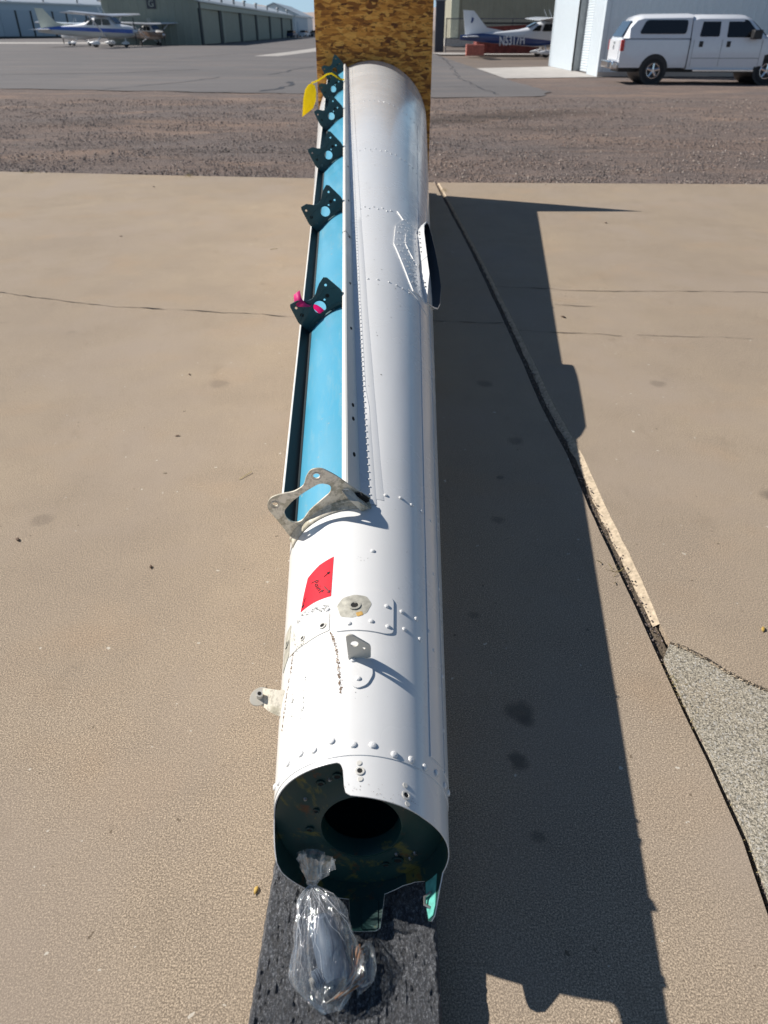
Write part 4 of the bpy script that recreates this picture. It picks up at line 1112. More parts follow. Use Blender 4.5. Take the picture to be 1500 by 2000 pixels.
# ---- raised panels
surf_patch('side_doubler', [(50.5, .90), (50.5, 3.0), (53, 6.9), (62, 6.9), (66, 3.0), (68, .90)], [], -.001, .0022, M['white'], BO, dy=.4)
surf_patch('side_doubler', [(70, .90), (69, 3.0), (70, 8.8), (100, 8.8), (100, .90)], [], -.001, .0018, M['white'], BO, dy=.4)
surf_patch('access_patch', [(-21, 1.275), (-5, 1.285), (14, 1.285), (21.4, 1.265), (21.2, 1.165), (16, 1.158), (-18, 1.165)], [], -.001, .0026, M['white'], BO, rnd=.01)
surf_patch('bare_patch', [(-17, 1.24), (-13, 1.262), (-5, 1.268), (3, 1.262), (6.5, 1.24), (3, 1.21), (-6, 1.198), (-14, 1.205)], [], .0026, .0031, M['bare'], BO, rnd=.006)
bolt_hole(BO, pt(1.235, -4.8, .003), pt(1.2, -4.8, 1) - pt(1.2, -4.8, 0), .0085, M['bare'])
surf_patch('ochre_patch', [(-4, 1.212), (0, 1.216), (1, 1.205), (-3, 1.2)], [], .0031, .0035, M['ochre'], BO, rnd=.003)
surf_patch('strap', [(-60, 1.245), (-40, 1.235), (-22, 1.228), (-22, 1.175), (-40, 1.168), (-60, 1.172)], [], -.001, .0016, M['white_worn'], BO, rnd=.003)
bolt_hole(BO, pt(1.195, -27, .0016), pt(1.2, -27, 1) - pt(1.2, -27, 0), .0055, M['white_worn'])
bolt_hole(BO, pt(1.19, -44, .0016), pt(1.2, -44, 1) - pt(1.2, -44, 0), .0045, M['white_worn'])
surf_patch('bare_patch', [(-60, 1.275), (-72, 1.27), (-73, 1.16), (-61, 1.18)], [], .0, .0018, M['bare'], BO, rnd=.006)
bolt_hole(BO, pt(1.23, -66, .002), pt(1.2, -66, 1) - pt(1.2, -66, 0), .007, M['bare'])
# chipped paint lines round the strap: ragged bare flakes
def flakes(path, n_, spread, sz, mat, h=.0006):
    n_ = int(n_ * 1.0); sz *= 1.0
    s = MB()
    for _ in range(n_):
        f = random.random() * (len(path) - 1); i = int(f); f -= i
        a = path[i][0] * (1 - f) + path[i + 1][0] * f + random.gauss(0, spread); Y = path[i][1] * (1 - f) + path[i + 1][1] * f + random.gauss(0, spread * .0035)
        k = random.randint(4, 6); q = random.uniform(.3, 1) * sz; el = random.uniform(.3, 1)
        vs = [pt(Y + q * math.sin(t) * random.uniform(.5, 1.2), a + math.degrees(q * el * math.cos(t) * random.uniform(.5, 1.2) / .2), h + .0002 * random.random()) for t in [2 * math.pi * j / k for j in range(k)]]
        s.add(vs, [tuple(range(k))])
    return stuff(s.build('paint_chips', mat, BO, True, smooth=False, fix=False))
rustm = simple('chip_brown', (.17, .105, .06), .7, var=.5, vs=90)
greym = simple('chip_grey', (.2, .2, .18), .7, var=.5, vs=90)
flakes([(-21, 1.17), (-17.5, 1.13), (-15, 1.08), (-13.5, 1.03), (-12.5, 1.0)], 150, .45, .0030, rustm)
flakes([(-21, 1.17), (-17.5, 1.13), (-15, 1.08), (-13.5, 1.03)], 40, .8, .0018, M['ochre'], .0004)
flakes([(-52, 1.25), (-45, 1.262), (-36, 1.258), (-28, 1.25), (-22, 1.24)], 110, 1.4, .0028, greym, .0019)
flakes([(-54, 1.19), (-56, 1.13), (-62, 1.06), (-66, .99)], 170, .6, .003, rustm)
flakes([(-56, 1.24), (-50, 1.17), (-42, 1.17)], 60, 1.6, .0025, greym, .0018)
flakes([(-40, 1.08), (-41, 1.0), (-43, .96)], 26, .6, .003, greym)
flakes([(-52, 1.06), (-52, .99)], 20, .6, .003, greym)
flakes([(-14, 1.395), (-5, 1.40), (0, 1.385)], 9, 2.0, .0018, greym)
flakes([(-8, .80), (0, .79), (20, .785), (40, .78)], 40, 2, .0015, rustm, -.0006)
flakes([(-10, 1.65), (60, 1.6), (0, 1.0), (70, .95), (30, 1.4)], 40, 8, .0016, greym)
flakes([(0, 2.0), (20, 3), (-5, 4), (10, 6), (20, 7.5)], 40, 6, .004, greym)

# ---- bracket A (upright lug on a riveted foot) and bracket B (left)
surf_patch('lug_foot', [(-9.5, 1.11), (5.8, 1.075), (8, 1.045), (4, 1.015), (-3, 1.005), (-9, 1.03), (-12, 1.075)], [], 0, .0035, M['white'], BO, rnd=.012)
rivet(1.078, -5, 'mid', .0035); rivet(1.03, -1.5, 'mid', .0035)
mx = surf_mx(1.085, -2.0, .0)
x_, y_, z_ = mx.col[0].xyz, mx.col[1].xyz, mx.col[2].xyz
ex = (x_ * .985 + y_ * .10).normalized(); uy = z_
fm = Matrix.Translation(pt(1.085, -.5, .0015)) @ Matrix((ex, uy, ex.cross(uy))).transposed().to_4x4()
lugA = plate('lug', rounded([(-.025, 0), (.022, 0), (.024, .036), (-.014, .075), (-.026, .074)], [.001, .002, .008, .012, .006]), [circ(-.010, .047, .0088), circ(.009, .030, .004, n=14)], .003, M['cream'], BO, fm, True)
mx = surf_mx(1.06, -84, 0); x_, y_, z_ = mx.col[0].xyz, mx.col[1].xyz, mx.col[2].xyz
fm = Matrix.Translation(pt(1.08, -76, -.002)) @ Matrix((-y_, z_, (-y_).cross(z_))).transposed().to_4x4()
lb = MB()
pB = [pt(1.07, -70, -.002), pt(1.075, -72, .012), pt(1.09, -76, .028), pt(1.105, -79, .042)]
wd = Vector((.0, .75, .55)).normalized()
rows = []
for p, hw in zip(pB, (.03, .027, .024, .019)): rows.append([p - wd * hw, p - wd * hw * .5, p + wd * hw * .5, p + wd * hw])
rows2 = [[q + Vector((.0025, -.001, .0015)) for q in r_] for r_ in rows]
lb.loft(rows, caps=False, closed=False); lb.loft(rows2, caps=False, closed=False)
for r_, r2 in ((rows[0], rows2[0]), (rows[-1], rows2[-1])): lb.loft([r_, r2], caps=False, closed=False)
lb.loft([[r_[0] for r_ in rows], [r_[0] for r_ in rows2]], caps=False, closed=False); lb.loft([[r_[-1] for r_ in rows], [r_[-1] for r_ in rows2]], caps=False, closed=False)
lugB = lb.build('side_lug', M['alloy'], BO, True)
tip = pt(1.108, -79, .044)
s = MB(); vv = Vector((.1, -.35, .92)).normalized()
u_ = vv.orthogonal().normalized(); w_ = vv.cross(u_)
fmB = Matrix.Translation(tip + Vector((-.004, -.002, .0))) @ Matrix((u_, w_, vv)).transposed().to_4x4()
plate('lug_ring', circ(0, 0, .024, .019, n=24), [circ(0, 0, .0085, n=16)], .003, M['cream'], lugB, Matrix.Translation((0, 0, 0)) @ fmB)
s = MB(); q = Vector(fmB.translation); s.tube(q - vv * .006, q + vv * .02, .0078, n=14); s.build('bushing', M['white_worn'], lugB)
s = MB(); s.tube(q + vv * .0202, q + vv * .0206, .0045, n=10); s.build('bushing_bore', M['hole'], lugB)

# ---- trough: floor, two rails, formers
YT0, YT1 = 1.60, 8.90
def rail_top(Y): 
    C, r = axis(Y); return math.sqrt((r + .048) ** 2 - .0121) - r
ysl = [YT0 + (YT1 - YT0) * i / 60 for i in range(61)]
s = MB(); rows = []
for Y in ysl: rows.append([tr(Y, e, skin_h(Y, e) + .003) for e in [-.112 + .224 * k / 12 for k in range(13)]])
s.loft(rows, caps=False, closed=False); s.build('trough_floor', M['blue'], BO, True)
def rail(name, prof, mat, y0=YT0, y1=YT1, n_=60, end=None):
    """prof(Y) -> closed list of (e,h)"""
    s = MB(); s.loft([[tr(Y, e, h) for e, h in prof(Y)] for Y in [y0 + (y1 - y0) * i / n_ for i in range(n_ + 1)]])
    return s.build(name, mat, BO, True)
rr_ = rail('right_rail', lambda Y: [(.112, skin_h(Y, .112)), (.112, rail_top(Y)), (.116, rail_top(Y) + .0015), (.126, rail_top(Y) + .0005), (.130, rail_top(Y) - .004), (.130, rail_top(Y) - .012), (.127, rail_top(Y) - .015), (.127, skin_h(Y, .127) + .004), (.131, skin_h(Y, .13) + .001)], M['cream_clean'])
def fl(e): return lambda Y: e
s = MB(); rows = []
for Y in ysl: rows.append([tr(Y, e, skin_h(Y, e) + hh) for e, hh in ((.126, .0), (.127, .0035), (.140, .003), (.152 + .006 * (Y < 2.2), .003), (.1535 + .006 * (Y < 2.2), -.001))])
s.loft(rows, caps=False, closed=False); s.build('rail_flange', M['white'], BO, True)
s = MB(); rows = []
for Y in [1.625 + (8.8 - 1.625) * i / 60 for i in range(61)]: rows.append([tr(Y, e, skin_h(Y, e) + hh) for e, hh in ((.15, .0), (.151, .0018), (.172, .0016), (.1735, -.0006))])
s.loft(rows, caps=False, closed=False); s.build('skin_strip', M['white'], BO, True)
runs = []
Y = 1.64
while Y < 8.7:
    C, r = axis(Y); runs.append((Y, A0 + math.degrees(math.asin(.146 / r)), .0028)); Y += .034 if Y < 3 else .04
s = rivet_run('rail_rivets', runs, .0042, .0024)
lr = rail('left_rail', lambda Y: [(-.112, skin_h(Y, .112) - .004), (-.112, rail_top(Y)), (-.116, rail_top(Y) + .0015), (-.119, rail_top(Y) + .0008), (-.120, rail_top(Y) - .004), (-.117, skin_h(Y, .117) - .004)], M['cream_clean'], 1.665)
s = MB(); s.loft([[tr(Y, -.086, skin_h(Y, .086) + .0045), tr(Y, -.1015, skin_h(Y, .1015) + .0045), tr(Y, -.1112, rail_top(Y) - .002)] for Y in [max(1.665, q_) for q_ in ysl]], caps=False, closed=False); s.build('left_rail_lining_shade', M['lining_shade'], BO, True)  # dark inner wall, plus a floor strip painting in the rail's shadow
s = MB(); rows = []
for Y in ysl: rows.append([tr(Y, e, skin_h(Y, e) + hh) for e, hh in ((-.116, .0), (-.118, .002), (-.140, .0018), (-.141, -.001))])
s.loft(rows, caps=False, closed=False); s.build('rail_flange', M['white'], BO, True)
# bolt holes / dark slots in the right rail web
for Y in (1.80, 1.99, 2.07, 2.62, 3.05, 3.62, 4.2, 4.9):
    p = tr(Y, .1275, rail_top(Y) * .35 + skin_h(Y, .127) * .65 + .004); s = MB(); s.loft([[p + EV * k_ + Vector((0, math.cos(q_) * .011, 0)) + NV * math.sin(q_) * .0055 for q_ in [2 * math.pi * i / 12 for i in range(12)]] for k_ in (-.001, .0008)]); s.build('slot', M['hole'], BO, True)
# joint line in the rails
for e0 in (.111, ): 
    s = MB(); Y = 3.62; s.loft([[tr(yy, e, h) for e, h in ((.1115, rail_top(Y) - .01), (.1115, rail_top(Y) + .0022), (.1305, rail_top(Y) + .0012), (.1305, skin_h(Y, .13) + .01))] for yy in (Y, Y + .006)], caps=False, closed=False); s.build('rail_joint', M['hole'], BO, True)
# formers
def former_profile(Y, kind):
    b = lambda e: skin_h(Y, e) + .002
    g = FS(Y)
    out = [(-.106, b(.106)), (-.113, .045), (-.096, .115), (-.089, .123), (-.058, .118), (-.045, .108), (-.032, .096), (-.018, .089), (-.003, .086), (.012, .088), (.026, .094), (.042, .105), (.060, .115), (.090, .124), (.101, .115), (.115, .045), (.106, b(.106))]
    out = [(e, h * g if h > 0 else h) for e, h in out]
    out += [(e, b(e)) for e in (.07, .035, 0, -.035, -.07)]
    return out[::-1]
def FS(Y): return min(1.34, max(1, 1 + .15 * (Y - 2.95)))
def frame_mx(Y):
    C, r = axis(Y); o_ = C + NV * r
    return Matrix.Translation(o_) @ Matrix((EV, NV, EV.cross(NV))).transposed().to_4x4()
def former(Y, first=None, lab=None, dark=True):
    g = FS(Y); holes = [circ(.0, .040 * g, .027), circ(-.080, .097 * g, .0062, n=14), circ(.078, .095 * g, .0062, n=14), circ(.036, .052 * g, .005, n=14)]
    if Y > 3.2: holes += [circ(.078, .052 * g, .006, n=14), circ(-.075, .025 * g, .006, n=14)]
    f = plate('former', former_profile(Y, 0), holes, .003, M['teal'], BO, frame_mx(Y), True)
    # angle foot riveted to the floor, bead round the big hole
    s = MB(); rows = []
    for i in range(15):
        e = -.104 + .208 * i / 14; h = skin_h(Y, e) + .0035; rows.append([tr(Y - .002, e, h + .016), tr(Y - .0035, e, h + .002), tr(Y - .022, e, h), tr(Y - .022, e, h + .0016), tr(Y - .0045, e, h + .004), tr(Y - .004, e, h + .016)])
    s.loft(rows); s.build('former_foot', M['teal'], f)
    s = MB(); s.path([tr(Y - .002, .031 * math.cos(t), .040 * g + .031 * math.sin(t)) for t in [2 * math.pi * i / 24 for i in range(25)]], .0022, 6); s.build('hole_bead', M['teal'], f)
    s = MB(); s.path([tr(Y - .002, e, h) for e, h in ((-.104, .045 * g), (-.06, .074 * g), (-.03, .070 * g), (0, .072 * g), (.03, .076 * g), (.06, .084 * g), (.105, .060 * g))], .0018, 6); s.build('pressed_bead', M['teal'], f)
    for e in (-.08, -.045, .0, .045, .08):
        p = tr(Y - .014, e, skin_h(Y, e) + .0045); s = MB(); s.tube(p, p + NV * .002, .0042, .003, n=8); s.build('foot_rivet', M['steel'], f)
    for e, h in ((.056, .058), (-.080, .060)):
        p = tr(Y - .0017, e, h * g); s = MB(); s.tube(p, p + Vector((0, -.0008, 0)), .0085, n=14); s.build('dimple', M['hole'], f)
    return f
def solve(px, py, e=0, h=.040):
    lo, hi = 1.5, 8.9
    for _ in range(50):
        m = (lo + hi) / 2; P = tr(m, e, h); D = CAM_H - P.z
        s_, c_ = math.sin(R(34.2)), math.cos(R(34.2)); v = 1000 + 1386 * (D * c_ - P.y * s_) / (D * s_ + P.y * c_)
        if v > py: lo = m
        else: hi = m
    return lo
FY = [solve(0, y_) for y_ in (600, 413, 303, 227, 174, 136)]
FY = FY[:1] + [solve(0, y_, 0, .040 * FS(q_)) for y_, q_ in zip((413, 303, 227, 174, 138), FY[1:])]
print('formers at', [round(y, 2) for y in FY])
F = [former(Y) for Y in FY]
# near hanger bracket, pale worn alloy, bent plate with a long window
YB = 1.61
fmn = Matrix.Translation((axis(YB)[0] + NV * axis(YB)[1])) @ Matrix((EV, (NV + Vector((0, -.22, 0))).normalized(), EV.cross((NV + Vector((0, -.22, 0))).normalized()))).transposed().to_4x4()
outl = [(-.110, -.034), (-.088, .05), (-.074, .116), (-.046, .136), (-.016, .128), (.018, .107), (.052, .107), (.074, .126), (.100, .137), (.122, .122), (.133, .080), (.140, .01), (.150, -.052)]
base = [(e, skin_h(YB, min(abs(e), .2)) + .002) for e in (.12, .09, .06, .03, 0, -.03, -.06, -.09)]
poly = rounded(outl, [.003, .02, .025, .02, .03, .03, .03, .02, .02, .02, .02, .02, .002], 5) + base
win = rounded([(-.066, .045), (-.052, .076), (-.01, .088), (.04, .090), (.088, .086), (.104, .06), (.088, .040), (.04, .034), (0, .028), (-.036, .013), (-.058, .018)], .014, 5)
hb = plate('hanger_bracket', poly, [win, circ(-.050, .110, .008, n=18), circ(.096, .110, .0095, n=18)], .0032, M['alloy'], BO, fmn, True, bevel=.0008)
for e, h in ((-.050, .110), (.096, .110)):
    s = MB(); c0 = fmn @ Vector((e, h, -.002)); s = MB(); s.path([fmn @ Vector((e + .0125 * math.cos(t), h + .0125 * math.sin(t), .002)) for t in [2 * math.pi * i / 20 for i in range(21)]], .0016, 6); s.build('bushing_ring', M['steel'], hb)
s = MB(); rows = []
for i in range(21):
    e = -.110 + .258 * i / 20; ee = max(-.17, min(.17, e)); sh = skin_h(YB, abs(ee)); rows.append([tr(YB - .001, e, sh + .016), tr(YB - .004, e, sh + .008), tr(YB - .014, e, sh + .003), tr(YB - .026, e, sh + .001)])
s.loft(rows, caps=False, closed=False); o = s.build('foot_flange', M['alloy'], hb)
so = o.modifiers.new('solid', 'SOLIDIFY'); so.thickness = .0025
# broken rail end
s = MB()
s.loft([[tr(1.605, e, h) for e, h in ((.112, -.02), (.112, .03), (.13, .02), (.14, -.03))], [tr(1.57, e, h) for e, h in ((.128, -.04), (.124, .006), (.14, -.01), (.15, -.045))]])
s.build('rail_end_clip', M['alloy'], BO, True)
s = MB(); s.loft([[tr(1.603, e, h) for e, h in ((.133, -.035), (.133, .0), (.15, -.012), (.155, -.04))], [tr(1.59, e, h) for e, h in ((.135, -.035), (.135, -.004), (.15, -.016), (.155, -.04))]]); s.build('rail_end_gap', M['hole'], BO, True)

# ---- stabiliser root fairing on the right side
stub_l = [(3.23, 60), (3.26, 56.5), (3.32, 54.0), (3.42, 52.3), (3.6, 50.5), (3.8, 49), (3.95, 48), (4.08, 48.5), (4.2, 52)]
stub_r = [(4.22, 55), (4.1, 60), (3.95, 66), (3.8, 73), (3.65, 79), (3.5, 83), (3.43, 82), (3.37, 77), (3.30, 69), (3.25, 63)]
ol = stub_l + stub_r
def hs(Y, a): return .052 * (min(1, max(.3, (Y - 3.17) / .22)) if a < 58 else min(1, max(.14, (Y - 3.27) / .30)))
def shr(Y, a, f): return (3.68 + (Y - 3.68) * f, 62 + (a - 62) * f)
s = MB()
outer0 = [pt(Y, a, -.004) for Y, a in ol]; outer1 = [pt(Y, a, hs(Y, a)) for Y, a in ol]
inner1 = [pt(*shr(Y, a, .97), hs(Y, a)) for Y, a in ol]; inner0 = [pt(*shr(Y, a, .97), .002) for Y, a in ol]
s.mi = 0; s.loft([outer0, outer1, inner1], caps=False); s.mi = 1; s.loft([inner1, inner0], caps=False); s.add(inner0, [tuple(range(len(inner0)))])
st_ = s.build('stabiliser_fairing', [M['white'], simple('fairing_inside', (.012, .02, .03), .5)], BO, True)
for Y in (3.32, 3.36, 3.72, 3.78, 3.84, 3.9, 3.96, 4.0):
    a = lerpkeys(sorted(stub_l), Y); mx = surf_mx(Y, a - .3, .026); p = mx.translation
    s = MB(); s.tube(p, p + Vector((-.006, 0, .001)), .004, .003, n=6); s.build('fairing_rivet', M['grey_metal'], st_)
s = MB(); a = lerpkeys(sorted(stub_l), 3.62); s.loft([[pt(3.62, a - .15, .002), pt(3.62, a - .25, .052)], [pt(3.615, a - .15, .002), pt(3.615, a - .25, .052)]], caps=False, closed=False); s.build('fairing_joint', M['grey_metal'], st_)
surf_patch('fairing_doubler', [(25.6, 4.14), (31.8, 4.05), (24, 3.89), (22.3, 3.62), (30, 3.42), (37, 3.26), (41.5, 3.18), (55, 3.2), (50, 3.5), (47, 4.0), (50, 4.2), (40, 4.25)], [], -.001, .005, M['white'], BO)
surf_patch('fairing_doubler', [(33.9, 3.85), (33, 3.70), (37, 3.62), (46.5, 3.5), (50, 3.6), (48, 4.0), (40, 3.95)], [], .004, .0085, M['white'], BO, rnd=.02)
surf_patch('fairing_doubler', [(36.5, 3.16), (44, 3.14), (53, 3.10), (62, 3.10), (66, 3.2), (44, 3.17)], [], -.001, .004, M['white'], BO)
rv = []
for i in range(150):
    Y = random.uniform(3.2, 4.15); a = random.uniform(23, 47)
for k in range(7):
    f = k / 7
    for Y, al in ((4.05, 31), (3.95, 28), (3.89, 26), (3.8, 25), (3.7, 24.5), (3.62, 24.5), (3.55, 27), (3.47, 30), (3.4, 33), (3.33, 36), (3.26, 39)):
        a = al + 1.3 + (46.5 - al) * f
        if a < 46.5: rv.append((Y + (.02 if k % 2 else 0), a, .005 if not (a > 33 and 3.62 < Y < 3.9) else .0085))
rivet_run('doubler_rivets', rv, .0052, .0026)

# ---- red tape with handwriting
tp = surf_patch('tape_label', [(-42.2, 1.38), (-32, 1.402), (-20.8, 1.413), (-21.2, 1.36), (-21.7, 1.28), (-34, 1.282), (-48, 1.28), (-45.5, 1.33)], [], .0, .0011, M['red'], BO, dy=.03)
def stroke(pts, par, r=.0014):
    s = MB(); P = [pt(Y, a, .0013) for a, Y in pts]
    for i in range(len(P) - 1): s.tube(P[i], P[i + 1], r * .9, r * .9, n=6)
    return s
def hand(letters, o_a, o_Y, sx, sy, slant):
    s = MB()
    for L in letters:
        P = [(o_a + (y + x * slant) * sy, o_Y - x * sx) for x, y in L]
        q = stroke(P, None); s.add(q.v, q.f)
    return s
def arc(cx, cy, rx, ry, a0, a1, n_=8): return [(cx + rx * math.cos(R(a0 + (a1 - a0) * i / n_)), cy + ry * math.sin(R(a0 + (a1 - a0) * i / n_))) for i in range(n_ + 1)]
LT = [[(0, -.3), (.05, 1.05)], [(-.05, .95)] + arc(.2, .75, .3, .3, 110, -110), arc(1.0, .3, .25, .27, 30, 330) , [(1.25, .55), (1.22, .15), (1.38, .02)], [(1.62, .55), (1.62, .05), (1.75, .03)], [(1.62, .85), (1.64, .88)], [(1.95, .55), (1.97, .02)], [(1.96, .35)] + arc(2.15, .32, .18, .2, 150, 0) + [(2.36, .02)], [(2.75, 1.0), (2.78, .1), (2.92, .02)], [(2.5, .6), (3.05, .65)]]
h_ = hand(LT, -37.0, 1.352, .0165, 3.9, .55); h_.build('handwriting', M['ink'], tp, False, smooth=False)
for p0, p1 in (((-27.5, 1.352), (-23.2, 1.362)), ((-27.0, 1.318), (-22.6, 1.292)), ((-43.5, 1.315), (-46.0, 1.288))):
    s = MB(); a0, y0 = p0; a1, y1 = p1; q = stroke([p0, p1], None); s.add(q.v, q.f)
    dx, dy = (a1 - a0) * .0038, (y1 - y0); L = math.hypot(dx, dy); dx /= L; dy /= L
    for sg in (1, -1):
        c_, s__ = math.cos(R(150)), math.sin(R(150)) * sg; bx_, by_ = dx * c_ - dy * s__, dx * s__ + dy * c_
        q = stroke([p1, (a1 + bx_ * .008 / .0038, y1 + by_ * .008)], None); s.add(q.v, q.f)
    s.build('arrow_mark', M['ink'], tp, False, smooth=False)

# ------------------------------------------------------------------ ribbons and tag
def ribbon(name, pts, wvec, hw, mat, label, cat):
    s = MB(); A = []; B = []
    for k, p in enumerate(pts):
        wv = Vector(wvec[k] if isinstance(wvec, list) else wvec).normalized(); h_ = hw[k] if isinstance(hw, list) else hw
        A.append(Vector(p) - wv * h_); B.append(Vector(p) + wv * h_)
    s.loft([A, B], caps=False, closed=False)
    o = s.build(name, mat, None)
    m = o.modifiers.new('solid', 'SOLIDIFY'); m.thickness = .0008
    return o
Yf = FY[0]
o = ribbon('ribbon', [tr(Yf + .03, -.014, -.002), tr(Yf + .02, -.015, .03), tr(Yf + .010, -.017, .052), tr(Yf + .002, -.020, .064), tr(Yf - .008, -.030, .074), tr(Yf - .012, -.042, .088), tr(Yf - .012, -.050, .100), tr(Yf + .004, -.054, .116), tr(Yf + .02, -.042, .138)], EV, [.014, .013, .011, .008, .006, .010, .017, .019, .016], M['pink'], '', '')
tag(o, 'pink ribbon tied through the round hole of the nearest dark former', 'ribbon')
Yt = FY[4]
pts = [tr(Yt + .02, .125, .05), tr(Yt - .02, .10, .085), tr(Yt - .03, .07, .165), tr(Yt - .03, .03, .185), tr(Yt - .03, -.02, .19), tr(Yt - .035, -.07, .20), tr(Yt - .04, -.10, .21), tr(Yt - .04, -.125, .22)]
yt = thing('streamer_tag', 'bright yellow leaf-shaped tag hanging from a strap near the board', 'tag', tuple(pts[-1]))
s = MB(); s.path(pts, .0075, 6); s.build('strap', M['yellow'], yt, True)
P0 = pts[-1]
lf = [(0, 0), (.03, -.02), (.042, -.07), (.036, -.14), (.01, -.20), (-.04, -.235), (-.095, -.27), (-.088, -.2), (-.08, -.12), (-.06, -.05), (-.03, -.012)]
s = MB(); s.prism(lf, lambda x, z: (P0.x + x, P0.y - .02 + z * .3, P0.z + z), lambda x, z: (P0.x + x, P0.y - .026 + z * .3 + .01 * math.sin(x * 30), P0.z + z)); s.build('leaf', M['yellow'], yt, True, smooth=False)

# ------------------------------------------------------------------ OSB board
bd = MB(); bd.box(-.722, .512, 8.985, 8.999, 0.004, 1.862)
o = bd.build('osb_board', M['osb'], None, smooth=False, bevel=.002); tag(o, 'upright brown strand board sheet closing off the wide end of the boom', 'board')
s = MB(); s.box(-.722, .512, 9.0, 9.09, .0, .089); o = s.build('support_batten', M['osb'], None, smooth=False); tag(o, 'wooden batten on the slab behind the strand board', 'batten')
s = MB(); s.box(-.45, .22, 8.2, 8.9, 0.0, .125); o = s.build('support_block', M['osb'], None, smooth=False); tag(o, 'wooden block under the wide end of the boom by the board', 'block')

# ------------------------------------------------------------------ foam pad
s = MB(); nx, ny = 150, 300; rows = []
def foam_top(x, y):
    return .088 + .0045 * noise.noise(Vector((x * 60, y * 32, 1))) + .0035 * noise.noise(Vector((x * 190, y * 90, 5))) + .003 * noise.noise(Vector((x * 9, y * 6, 2)))
rows = []
for j in range(ny + 1):
    y = .15 + .95 * j / ny; row = []
    xl, xr = -.2665 + .016 * y + .01 * y - .0, .106 + .004 * y
    xl = -.270 + .033 * y
    for i in range(nx + 1):
        f = i / nx; x = xl + (xr - xl) * f
        z = foam_top(x, y)
        e = min(f, 1 - f) * (xr - xl)
        z -= .012 * max(0, 1 - e / .008) ** 2
        row.append((x + .002 * noise.noise(Vector((y * 50, i, 0))) * (i in (0, nx)), y, z))
    row = [(row[0][0], y, .002)] + row + [(row[-1][0], y, .002)]
    rows.append(row)
s.loft(rows, caps=True, closed=False)
o = s.build('foam_pad', M['foam'], None); 
for p in o.data.polygons: p.use_smooth = True
tag(o, 'charcoal grey foam pad on the concrete under the narrow boom end', 'foam pad')

# ------------------------------------------------------------------ plastic bag with parts
NK = Vector((-.146, .765, .170)); BT = Vector((-.099, .572, .104))
bag = thing('plastic_bag', 'clear knotted plastic bag of parts hanging from the open boom end', 'bag', (NK.x, NK.y, .1))
def bagring(c, ax_, rx, rz, ph, amp, n_=72):
    ax_ = ax_.normalized(); sx = ax_.cross(Vector((0, 0, 1))).normalized(); up = sx.cross(ax_)
    out = []
    for i in range(n_):
        t = 2 * math.pi * i / n_
        k = 1 + amp * (noise.noise(Vector((math.cos(t) * 2.6, math.sin(t) * 2.6, ph * 1.2))) * 1.1 + .55 * noise.noise(Vector((math.cos(t) * 8, math.sin(t) * 8, ph * 1.6 + 4))) + .3 * abs(noise.noise(Vector((math.cos(t) * 15, math.sin(t) * 15, ph * 2 + 9)))))
        out.append(c + sx * rx * k * math.cos(t) + up * rz * k * math.sin(t))
    return out
def fl_(p):
    return Vector((p.x, p.y, max(p.z, .0925)))
D_ = BT - NK
rings = []
prof = [(0, .006, .006, .5), (.03, .009, .008, .5), (.08, .02, .014, .4), (.16, .033, .022, .3), (.28, .044, .032, .2), (.42, .054, .038, .16), (.56, .061, .041, .14), (.70, .064, .040, .14), (.82, .060, .034, .16), (.92, .046, .024, .2), (.98, .030, .014, .3), (1.04, .014, .006, .4)]
fine = []
for i in range(len(prof) - 1):
    for k in range(4):
        f = k / 4; fine.append(tuple(prof[i][j] * (1 - f) + prof[i + 1][j] * f for j in range(4)))
fine.append(prof[-1])
for t, rx, rz, am in fine:
    c = NK + D_ * t + Vector((.006 * math.sin(t * 3), 0, .018 * math.sin(math.pi * min(t, 1)) - .018 * min(1, t * 1.4)))
    c.z = max(c.z, .094 + rz * .8)
    rings.append([fl_(p) for p in bagring(c, D_, rx, rz, t * 3, am * 1.35)])
s = MB(); s.loft(rings, caps=False); s.build('bag_body', M['film'], bag, True)
s = MB()
for q_ in range(15):
    i0 = random.randrange(2, 34); k0 = random.randint(0, 12); k1 = min(len(rings) - 3, k0 + random.randint(8, 26)); dr = random.uniform(-.9, .9); P = []
    for k_ in range(k0, k1, 2): P.append(rings[k_][int(i0 + dr * (k_ - k0)) % 72] + Vector((0, 0, .0008)))
    if len(P) > 2: s.path(P, [.0001] + [random.uniform(.00018, .00042)] * (len(P) - 2) + [.0001], 4)
s.build('bag_crease', simple('film_fold', (.75, .78, .82), .15, var=.05, spec=.8), bag, True)
rings = []
for t, rx, rz, am in ((0, .007, .006, .4), (.2, .012, .008, .6), (.45, .022, .010, .7), (.75, .030, .012, .8), (1, .033, .014, .9)):
    c = NK + Vector((.0 + .008 * t, .03 * t, .052 * t)); rings.append(bagring(c, Vector((.1, .4, .9)), rx, rz, 5 + t * 2, am, 60))
s = MB(); s.loft(rings, caps=False); s.build('bag_ruffle', M['film'], bag, True)
s = MB(); s.path([NK + Vector((.010 * math.cos(t), .002, .009 * math.sin(t))) for t in [2 * math.pi * i / 16 for i in range(17)]], .0022, 6); s.build('bag_tie', M['film'], bag, True)
